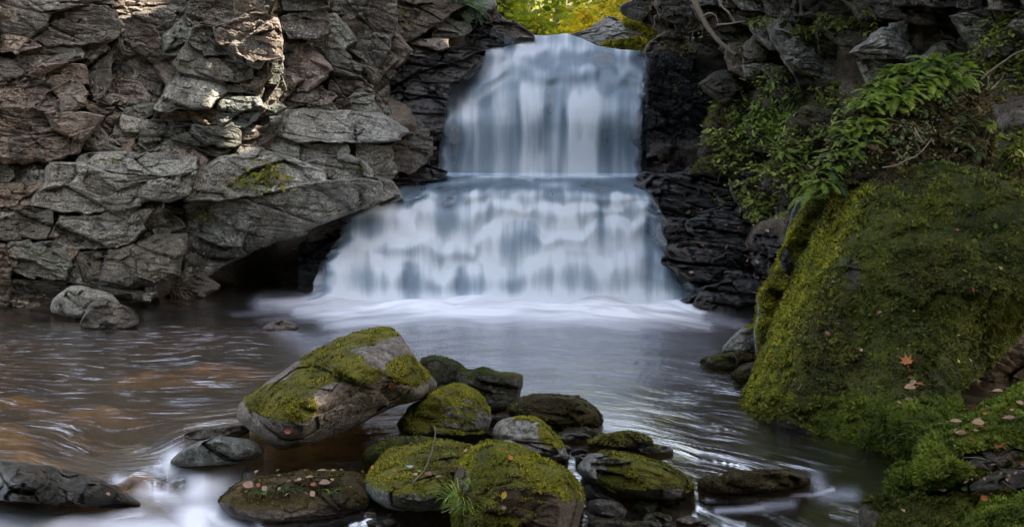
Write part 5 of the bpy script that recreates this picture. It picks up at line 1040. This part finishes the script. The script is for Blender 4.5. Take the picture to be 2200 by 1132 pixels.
for a in [(1949,783,42,'maple','orange',.3,'bright orange maple leaf flat on the mossy face of the giant boulder',None,.9),
          (1974,817,22,'oval','tan',-.9,'curled tan leaf just below the bright orange maple leaf'),(1948,846,34,'oval','tan',1.7,'large folded tan leaf in the cluster on the giant boulder'),(1966,838,26,'thin','rust',1.2,'rust leaf overlapping the large folded tan leaf'),(1940,856,26,'thin','pink',1.4,'pinkish leaf tucked under the large folded tan leaf'),
          (1922,878,15,'oval','tan',.2,'small tan leaf on the bright moss under the leaf cluster'),(1892,842,14,'thin','green',1.4,'small green leaf left of the tan leaf cluster'),
          (2043,777,12,'oval','yellow',0,'round yellow leaf on the shaded side of the giant boulder'),(2068,776,10,'oval','tan',0,'round pale leaf beside the round yellow one'),(1668,771,15,'thin','rust',1.4,'little rust leaf under the blue-green fern'),(1780,716,16,'oval','redbrown',1,'red-brown leaf sunk in moss, left part of the giant boulder'),
          (2092,886,34,'oval','redbrown',1.3,'glossy red-brown leaf at the lip of the dark hollow'),(2080,870,18,'oval','yellow',0,'upright yellow-brown leaf at the lip of the dark hollow'),(2150,858,30,'oval','tan',-.9,'tan leaf with long stalk on the green moss mound'),(2104,866,20,'thin','pink',.7,'pinkish curled leaf left of the stalked tan leaf'),
          (2056,925,32,'oval','tan',-1.2,'pale tan oval leaf lying on the mound edge'),(2092,922,36,'oval','tan',1.6,'broad tan leaf right of the pale oval one'),(2098,930,18,'thin','orange',1.4,'orange leaf tip under the broad tan leaf'),(2048,936,34,'thin','tan',1.5,'long thin tan leaf below the pale oval one'),
          (2120,906,14,'oval','orange',0,'small orange-tan leaf above the broad tan leaf'),(2187,945,30,'oval','pink',1,'pink-brown leaf at the right edge of the moss mound'),(2190,883,24,'oval','tan',.6,'tan leaf at the right edge under the hollow'),(2165,915,36,'thin','pink',1.8,'long grey-pink leaf on the green mound'),
          (1944,988,22,'oval','tan',-.8,'tan leaf between the bright tuft mound and the green mound'),(2150,975,34,'maple','rust',.8,'crumpled rust-coloured leaf above the earthy strip'),(2180,988,44,'thin','redbrown',1.5,'long red-brown leaf on the earthy strip'),
          (2095,1066,36,'maple','rust',2.5,'rusty pink maple leaf at the foot of the earthy strip'),(2118,1058,22,'oval','orange',1,'orange leaf beside the rusty pink maple leaf'),(2012,1064,26,'oval','pink',1.5,'pink leaf on the shaggy dark mound'),(1895,1064,22,'thin','tan',1.5,'thin tan leaf at the tip of the shaggy dark mound'),(2060,1036,30,'oval','silver',.9,'silver-green leaf lying in the earthy gap'),(2058,1031,20,'oval','green',1.5,'green leaf above the silver-green one'),
          (1798,1046,14,'oval','yellow',.2,'yellow leaf standing in the small outflow step'),(1938,1108+4,14,'oval','tan',.5,'small tan leaf on the shaggy dark mound near the bottom'),
          (841,817,24,'oval','rust',-.4,'rust-orange leaf on the upper right of the large slanting boulder'),(621,921,20,'oval','rust',1.4,'dull red leaf low on the large slanting boulder'),(566,970,20,'thin','orange',.9,'yellow-orange leaf floating at the foot of the large slanting boulder'),(563,950,16,'oval','tan',.2,'white-tan leaf stuck at the corner of the large slanting boulder'),
          (538,1047,34,'oval','pink',1.3,'pinkish leaf at the left end of the brown-mossed slab'),(560,1046,16,'oval','rust',.6,'rust leaf touching the pinkish one on the slab'),(575,1052,22,'oval','pink',.9,'second pinkish leaf right of the rust one'),(695,1046,34,'oval','pink',1.4,'large greyish-pink leaf on the right half of the slab'),(677,1046,18,'oval','rust',1.5,'rust leaf at the tip of the large greyish-pink leaf'),
          (677,1063,22,'oval','tan',.8,'tan leaf just below the large greyish-pink one'),(692,1021,28,'thin','pink',1.5,'thin pinkish leaf at the back edge of the slab'),(710,1018,20,'thin','tan',1.2,'thin tan leaf at the back edge of the slab'),(664,1034,24,'thin','tan',1.5,'narrow tan leaf in the middle of the slab'),(553,1023,26,'thin','tan',1.5,'straw-coloured leaf at the back left of the slab'),(600,1019,14,'oval','green',1,'lime green leaf at the back of the slab'),
          (882,1012,26,'maple','silver',.5,'silver-white maple leaf on the flat-topped mossy boulder'),(925,1026,36,'maple','redbrown',1.9,'withered pink-brown maple leaf on the flat-topped boulder'),(893,1027,16,'oval','tan',1,'square tan leaf beside the silver-white maple leaf'),(904,1020,14,'oval','green',1,'yellow-green leaf between the two maple leaves'),(940,1034,24,'thin','pink',1.5,'pink leaf right of the withered maple leaf'),(965,1019,24,'thin','redbrown',1.4,'reddish thin leaf at the right side of the flat-topped boulder'),(808,1009,16,'oval','orange',1,'orange-red leaf at the upper left of the flat-topped boulder'),(848,1020,16,'oval','rust',1,'dull rust leaf left of the silver-white maple leaf'),(962,1045,16,'thin','tan',1.5,'tan leaf at the lip of the flat-topped boulder'),
          (1008,975,16,'oval','tan',1.2,'tan leaf on top between the flat-topped and the shaggy boulder'),(1096,991,20,'oval','orange',.2,'orange-brown leaf standing near the top of the shaggy boulder'),(1083,1058,22,'oval','yellow',-.4,'golden curled leaf on the front of the shaggy boulder'),(1088,1092,18,'maple','pink',.5,'greyish pink leaf low on the shaggy boulder'),
          (1295,967,18,'thin','orange',1.5,'orange leaf on the water line of the golden-topped rock'),(1228,1010,16,'oval','yellow',.9,'yellow leaf in the gap behind the shaggy boulder'),(1235,1020,16,'oval','redbrown',.6,'red-brown leaf in the gap behind the shaggy boulder'),(1550,1028,16,'oval','tan',.2,'round pale leaf on the log-shaped rock'),(1493,1020,16,'oval','green',1.4,'bright green leaf where olive and log-shaped rocks meet'),(1588,1109,22,'thin','orange',1.5,'orange leaf under water in the outflow'),
          (1548,445,12,'oval','yellow',1,'yellow leaf on the wet ledge beside the lower waterfall'),(1510,532,14,'oval','orange',1,'orange leaf on the black wet ledge'),(1625,560,12,'oval','tan',1,'tan leaf above the bright moss ridge'),(1632,412,14,'oval','rust',1,'rusty leaf at the top of the wet ledges'),(225,1062,14,'oval','tan',1,'pale leaf on the low dark slab left of the rapid')]:
    fallen(*a)
rl = np.random.default_rng(12)
for poly, n, lab, grp in [([(1980,930),(2110,890),(2200,860),(2200,970),(2060,1000)], 34, 'one of the small curled leaves littering the green moss mound', 'litter leaves on the green mound'), ([(2050,1020),(2200,1000),(2200,1045),(2100,1070),(1990,1060)], 26, 'one of the small brown leaves in the earthy strip between the mounds', 'litter leaves on the earthy strip'),
                     ([(490,1060),(600,1020),(780,1015),(790,1050),(600,1075)], 16, 'one of the leaf scraps on the brown-mossed slab', 'leaf scraps on the slab'), ([(1460,440),(1640,470),(1640,600),(1480,600)], 22, 'one of the tiny wet leaves stuck on the black ledges', 'wet leaves on the black ledges'),
                     ([(1640,450),(1850,400),(2150,420),(2150,700),(1950,850),(1700,850)], 26, 'one of the tiny leaves caught in the moss of the giant boulder', 'tiny leaves in the giant boulder moss'), ([(1220,1000),(1250,1010),(1280,1100),(1240,1100)], 8, 'one of the leaf scraps in the gap behind the shaggy boulder', 'leaf scraps behind the shaggy boulder')]:
    for u, v in scatter(poly, n, int(rl.integers(999))):
        fallen(u, v, rl.uniform(8, 15), 'thin' if rl.random() < .5 else 'oval', ['tan', 'redbrown', 'pink', 'rust', 'green', 'redbrown'][rl.integers(6)], rl.uniform(0, 6), lab, grp, .6)
# twigs
def twig(pts, r, label, seed=0, mat='twig', cat='twig', name='twig', off=.02, Y=None, group='bare twigs and roots'):
    P = []
    Yb = None
    for k, q in enumerate(pts):
        if len(q) == 3: P.append(at(q[0], q[1], Yb if Yb and q[2] < 7 else q[2]))
        else:
            h = hit(q[0], q[1])
            if h: P.append(np.array(h[0] + h[1] * off)); Yb = h[0].y - .03
    P = np.array(P); t = np.linspace(0, 1, len(P)); tt = np.linspace(0, 1, len(P) * 5); Q = np.stack([np.interp(tt, t, P[:, c]) for c in range(3)], -1)
    k = np.array([.25, .5, .25]); 
    for _ in range(2): Q[1:-1] = .25 * Q[:-2] + .5 * Q[1:-1] + .25 * Q[2:]
    Q += .006 * np.stack([vn(Q * 9 + seed, 3), vn(Q * 9, 4), vn(Q * 9, 5)], -1); V, F = tube(Q, np.linspace(r, r * .45, len(Q)), 6)
    o = link(name, mesh_np(name, V - Q[0], F, M[mat], True), None, Q[0]); tag(o, label, cat, group); return o
twig([(888,1045),(915,1010,5.95),(930,970,6.1),(936,930,6.2),(932,914,6.22)], .005, 'pale bare twig standing upright on the flat-topped boulder')
twig([(930,990,6.05),(970,962,6.3),(1000,945,6.45),(1018,922,6.5)], .004, 'thin twig slanting right across the back of the flat-topped boulder', 2)
twig([(730,1008),(765,998),(780,985),(776,975,6.5)], .005, 'forked dry twig between slab and flat-topped boulder', 3); twig([(765,998),(790,1004),(812,1008)], .003, 'fine twig lying beside the forked dry twig', 4)
twig([(1000,1080),(978,1088,5),(950,1100,5)], .004, 'short twig at the left foot of the shaggy boulder', 5)
twig([(1882,942),(1920,936),(1965,928)], .006, 'straight pale twig lying on the bank under the giant boulder', 6); twig([(1716,840),(1728,826),(1738,812)], .004, 'short pale stick on the mossy face of the giant boulder', 7)
twig([(1175,985),(1195,987),(1220,1000)], .006, 'grey twig behind the shaggy boulder', 8); twig([(1480,1066),(1490,1052),(1500,1035),(1487,1022)], .006, 'broken twig where the olive and log-shaped rocks meet', 9)
twig([(2143,832),(2170,824),(2205,815)], .007, 'twig along the lip of the dark hollow', 10); twig([(2070,987),(2110,990),(2150,1004),(2200,1010)], .004, 'long fine twig across the moss mound', 11)
twig([(2120,1015),(2150,1035),(2180,1050)], .004, 'dark twig on the earthy strip', 12, 'root')
twig([(108,676),(124,680),(148,692)], .012, 'bent reed in the water before the grey double-humped rock', 13, 'root', off=.06); twig([(172,692,12.9),(171,670,12.85),(174,650,12.85)], .012, 'thin upright reed before the grey double-humped rock', 14, 'root')
twig([(1486,-12,15.0),(1500,20,14.95),(1520,60,14.9),(1545,90,14.85),(1580,118,14.8)], .05, 'long grey root hanging diagonally down the right cliff', 15, 'twig', 'root', 'hanging_root')
twig([(1540,-12,14.9),(1550,14,14.8),(1568,30,14.7),(1580,48,14.7)], .022, 'thin root dangling above the dark overhang', 16, 'twig', 'root', 'hanging_root')
twig([(1510,36,14.7),(1525,28,14.6),(1538,34,14.6),(1542,48,14.6)], .016, 'looped fine root beside the long diagonal root', 17, 'twig', 'root', 'hanging_root'); twig([(1540,54,14.6),(1565,52,14.5),(1600,46,14.4)], .018, 'level root running from the loop to the cliff face', 18, 'twig', 'root', 'hanging_root')
twig([(1752,48),(1756,80),(1762,108)], .014, 'short root hanging on the soil of the right cliff', 19, 'twig', 'root', 'hanging_root')
twig([(2110,170,8.2),(2145,140,8.1),(2180,118,8.0),(2215,104,7.9)], .010, 'pale arching branch in the upper right corner', 20, 'twig', 'branch', 'bare_branch'); twig([(2126,188,8.2),(2122,172,8.15),(2130,158,8.1)], .006, 'small curved branch below the pale arching one', 21, 'twig', 'branch', 'bare_branch'); twig([(2130,192,8.1),(2150,175,8.1),(2160,155,8.05)], .006, 'thin straight branch below the pale arching one', 22, 'twig', 'branch', 'bare_branch')
twig([(1965,275,7.6),(1975,295,7.55),(1987,307,7.55)], .006, 'thin curved stem among the dark ferns', 23); twig([(1895,361,7.4),(1930,354,7.35),(1980,330,7.35),(2002,297,7.4)], .006, 'long arched stem crossing below the dark ferns', 24)
twig([(1602,524),(1612,540),(1604,560)], .008, 'fine crooked twig on the black wet ledges', 25)
# ------------------------------------------------------------------ the autumn forest above the falls
def crown_mesh(cx, cy, cz, rx, ry, rz, n, size, seed, mat, clumps=14, name='crown', flat=.5):
    rs = np.random.default_rng(seed); cc = rs.normal(size=(clumps, 3)) * np.array([rx, ry, rz]) * .55; k = rs.integers(clumps, size=n)
    p = cc[k] + rs.normal(size=(n, 3)) * np.array([rx, ry, rz]) * .22
    a = rs.normal(size=(n, 3)); a[:, 2] *= flat; a /= np.linalg.norm(a, axis=1, keepdims=True); b = np.cross(a, rs.normal(size=(n, 3))); b /= np.linalg.norm(b, axis=1, keepdims=True); L = size * rs.uniform(.6, 1.3, n)[:, None]
    v = np.stack([p - a * L, p - b * L * .55, p + a * L, p + b * L * .55], 1).reshape(-1, 3); f = np.arange(n * 4).reshape(-1, 4)
    return mesh_np(name, v + np.array([cx, cy, cz]), f, mat, False, {'rnd': np.repeat(rs.random(n), 4)})
def tree(x, y, h, r, lean, crown, label, seed, mat='forest', n=2600, size=.14, bark='bark', group='trees of the forest above the falls', base=None, cz=None):
    rs = np.random.default_rng(seed); z0 = base if base is not None else float(np.interp(y, [18.6, 20, 24, 32, 50, 140], [3.9, 4.25, 4.75, 5.6, 8.5, 30])) - .2
    e = empty('tree', (x, y, z0), label, 'tree', group); t = np.linspace(0, 1, 9); P = np.stack([lean * h * t + .06 * h * np.sin(t * 4 + seed) * t * .5, .1 * np.sin(t * 3 + seed), h * t], -1)
    parts = [tube(P, r * (1 - .75 * t) * (1 + .5 * np.exp(-t * 14)), 9)]
    for k in range(7):
        q = P[2 + k % 6]; a = rs.uniform(0, 6.28); L = h * rs.uniform(.14, .3); tt = np.linspace(0, 1, 5)
        parts.append(tube(np.stack([q[0] + math.cos(a) * L * tt, q[1] + math.sin(a) * L * tt, q[2] + L * (.7 * tt - .1 * tt ** 2)], -1), r * .32 * (1 - .8 * tt), 5))
    V, F = join(parts); link('trunk', mesh_np('trunk', V, F, M[bark], True), e)
    link('crown', crown_mesh(lean * h * .6, 0, cz if cz is not None else h * .62, crown, crown, h * .42, n, size, seed, M[mat]), e); return e
FT_ = [(-.35, 21.5, 6.5, .10, .12, 1.0, 'dark leaning tree at the left end of the forest gap', 'forest', 'bark'), (1.2, 26, 8, .07, -.02, 1.4, 'slim pale-barked tree near the left of the gap', 'forest', 'bark_pale'), (2.6, 29, 9, .08, .02, 1.6, 'slender dark-trunked tree in the middle of the gap', 'forest_yellow', 'bark'),
       (4.6, 30, 9, .10, .0, 1.9, 'bushy light green tree right of the middle of the gap', 'forest', 'bark'), (6.6, 33, 10, .12, .03, 2.0, 'grey-barked tree toward the right of the gap', 'forest', 'bark_pale'), (3.9, 24, 5.5, .05, .08, 1.2, 'young yellow-leaved sapling behind the crest', 'forest_yellow', 'bark'),
       (.4, 32, 9, .09, 0, 1.8, 'bright green tree far behind the leaning one', 'forest', 'bark'), (5.2, 23.5, 6.5, .07, -.06, 1.1, 'yellow-leaved tree behind the mossy ledge', 'forest_yellow', 'bark'), (-2, 36, 11, .14, 0, 2.4, 'tall tree behind the left cliff', 'forest', 'bark'), (2, 40, 12, .14, 0, 2.8, 'far green tree in the depth of the forest', 'forest', 'bark_pale'), (6, 44, 13, .16, 0, 3, 'far yellow-green tree in the depth of the forest', 'forest_yellow', 'bark'), (9.5, 38, 11, .14, 0, 2.6, 'broad tree behind the right cliff', 'forest', 'bark')]
for i, (x, y, h, r, ln, cr, lab, mt, bk) in enumerate(FT_): tree(x, y, h, r, ln, cr, lab, 600 + i, mt, int(2600 + 500 * (y > 30)), .11 if y < 30 else .16, bk, cz=h * .42)
rs = np.random.default_rng(3)
for i in range(22):
    x = rs.uniform(-1.5, 8); y = rs.uniform(21.5, 34); z0 = float(np.interp(y, [18.6, 20, 24, 32, 50], [3.9, 4.25, 4.75, 5.6, 8.5])); mk = 'forest' if rs.random() < .6 else 'forest_yellow'
    e = empty('shrub', (x, y, z0), 'light %s undergrowth shrub in the sunlit forest above the crest' % ('green' if mk == 'forest' else 'golden'), 'shrub', '%s shrubs of the forest floor' % ('green' if mk == 'forest' else 'golden'))
    link('foliage', crown_mesh(0, 0, .55, .9, .7, .6, 900, .085, 700 + i, M[mk], 9, 'foliage'), e); sv_, sf_ = stems_mesh(i, 7, 1.2, .9); link('stem', mesh_np('stem', sv_, sf_, M['bark'], True), e)
# ------------------------------------------------------------------ trees added round the gorge, beyond the frame, to shade it and dapple the sun
def hp(u, v):
    h = hit(u, v); return np.array(h[0])
targets = [hp(u, v) for u, v in [(575,50),(560,90),(585,110),(565,160),(580,185),(545,225),(525,258),(300,12)]]
targets2 = [np.array(at(u, v, Y)) for u, v, Y in [(1110,100,18),(945,108,16.8)]]
sd = np.array(sdir)
def canopy(x, y, z0, zc, R, n, seed, label, size=.30):
    rs = np.random.default_rng(seed); cc = rs.normal(size=(16, 3)) * np.array([R, R, R * .7]) * .5 + np.array([x, y, zc]); k = rs.integers(16, size=n); p = cc[k] + rs.normal(size=(n, 3)) * R * .26
    keep = np.ones(n, bool)  # leaves left out along sun rays so light reaches chosen spots
    for T_, rad_ in [(t, .46) for t in targets] + [(t, .30) for t in targets2]:
        d = p - T_; al = d @ sd; pd = np.linalg.norm(d - al[:, None] * sd, axis=1); keep &= ~((pd < rad_) & (al > 0))
    p = p[keep]; n = len(p); a = rs.normal(size=(n, 3)); a /= np.linalg.norm(a, axis=1, keepdims=True); b = np.cross(a, rs.normal(size=(n, 3))); b /= np.linalg.norm(b, axis=1, keepdims=True); L = size * rs.uniform(.6, 1.3, n)[:, None]
    v = np.stack([p - a * L, p - b * L * .6, p + a * L, p + b * L * .6], 1).reshape(-1, 3)
    e = empty('tree', (x, y, z0), label, 'tree', 'unseen trees added to shade the gorge'); link('crown', mesh_np('crown', v - np.array([x, y, z0]), np.arange(n * 4).reshape(-1, 4), M['canopy'], False, {'rnd': np.repeat(rs.random(n), 4)}), e)
    t = np.linspace(0, 1, 6); V, F = tube(np.stack([0 * t, 0 * t, (zc - z0) * t], -1), .22 * (1 - .6 * t), 8); link('trunk', mesh_np('trunk', V, F, M['bark'], True), e)
for i, (x, y, z0, zc, R) in enumerate([(7.5, 12, 6, 10.5, 3.2), (8, 16, 7, 11.5, 3.4), (7, 8, 5, 9.5, 3.2), (7.5, 20, 7, 12, 3.2), (11, 14, 7, 14, 4), (11, 19, 8, 15, 4), (11, 9, 6, 12, 4), (14, 17, 8, 18, 4.5), (14, 22, 9, 18, 4.5), (7, 3.5, 3, 8, 3.2), (8.5, -.5, 3, 8.5, 3.4), (8, 10, 6, 11.5, 3.2), (9.5, 6, 5, 11, 3.4), (9, 13.5, 7, 13, 3.4), (9, 11, 7, 14.5, 3.4), (7.2, 10.4, 6, 11.8, 2.6), (8, 9, 6, 12.5, 2.6), (7.5, 12, 6, 13.5, 2.6), (9.5, 8, 7, 14, 3.6), (8.5, 14.5, 8, 14.5, 3.4), (12, 3, 4, 12, 4), (10.5, 24.5, 9, 13, 2.6),
                                      (-9, 10, 7, 11, 3.6), (-9, 5, 5, 9, 3.6), (-9, 15, 8, 12, 3.6), (-5, -6, 1, 5.5, 3.6), (0, -8, 1, 6, 3.8), (5.5, -6, 1, 5.5, 3.6), (-9, -2, 2, 6.5, 3.6), (9, -2, 2, 6.5, 3.6), (-7, -12, 2, 8, 4.5), (7, -12, 2, 8, 4.5)]):
    canopy(x, y, z0, zc, R, 4200 if y > 0 else 1800, 800 + i, 'tall leafy tree added out of view to shade the gorge', .30 if y > 0 else .42)
# unseen leaves added to close the remaining gaps of the canopy over the gorge, so that it lies in shade but for the sunlit patch
bpy.context.view_layer.update(); DG2 = bpy.context.evaluated_depsgraph_get(); free = []; rb = np.random.default_rng(77)
def shaded_spot(u, v): return not (470 < u < 625 and -30 < v < 275) and not (1040 < u < 1430 and v < 118)
for v in np.arange(-30, 1130, 21.):
    for u in np.arange(-260, 2240, 21.):
        if not shaded_spot(u, v): continue
        h = hit(u + rb.uniform(-6, 6), v + rb.uniform(-6, 6))
        if h is None or h[0].y > 24: continue
        q = h[0] + h[1] * .03 + sdir * .05
        if q.z < .12: q = q + sdir * ((.12 - q.z) / sdir.z)          # from above the water surface
        if not sc.ray_cast(DG2, q, sdir)[0]:
            tz = max(10.5, h[0].z + 4.5) + rb.uniform(-.8, 1.5); free.append(np.array(h[0] + sdir * ((tz - h[0].z) / sdir.z)))
print('gaps closed', len(free))
if free:
    p = np.repeat(np.array(free), 4, 0); n = len(p); p = p + rb.normal(size=(n, 3)) * .12
    keep = np.ones(n, bool)
    for T_ in targets + targets2:
        d = p - T_; al = d @ sd; keep &= ~((np.linalg.norm(d - al[:, None] * sd, axis=1) < .44) & (al > 0))
    p = p[keep]; n = len(p); a = rb.normal(size=(n, 3)); a -= (a @ sd)[:, None] * sd * .7; a /= np.linalg.norm(a, axis=1, keepdims=True); b = np.cross(a, sd + rb.normal(size=(n, 3)) * .3); b /= np.linalg.norm(b, axis=1, keepdims=True)
    L = rb.uniform(.22, .38, n)[:, None]; v4 = np.stack([p - a * L, p - b * L * .7, p + a * L, p + b * L * .7], 1).reshape(-1, 3)
    e = empty('tree', (9.5, 12, 6.5), 'leaf clusters added out of view to close sun gaps over the gorge', 'tree', 'unseen trees added to shade the gorge')
    link('crown', mesh_np('crown', v4 - np.array([9.5, 12, 6.5]), np.arange(n * 4).reshape(-1, 4), M['canopy'], False, {'rnd': np.repeat(rb.random(n), 4)}), e)
    t = np.linspace(0, 1, 6); V, F = tube(np.stack([0 * t, 0 * t, 7 * t], -1), .22 * (1 - .6 * t), 8); link('trunk', mesh_np('trunk', V, F, M['bark'], True), e)
# slopes added out of view behind and beside the camera, blocking low sky
gx, gy_ = np.meshgrid(np.linspace(-30, 30, 61), np.linspace(-34, 1.5, 43)); rr_ = np.maximum(np.abs(gx) - 4.8, 0) * .8 + np.maximum(-gy_ - 3, 0) * .6
gz = -1.2 + np.minimum(rr_ * 1.0, 7) + .4 * fbm(np.stack([gx * .3, gy_ * .3, gx * 0], -1), 4, 90); me = mesh_np('sky_block_slope', np.stack([gx, gy_, gz], -1).reshape(-1, 3), grid_faces(43, 61), M['litter'], True)
tag(link('sky_block_slope', me), kind='structure')
sc.cycles.use_denoising = True
print('script', round(time.time() - T0, 1), 's; objects', len(bpy.data.objects), 'tris', sum(len(o.data.polygons) for o in bpy.data.objects if o.type == 'MESH'))
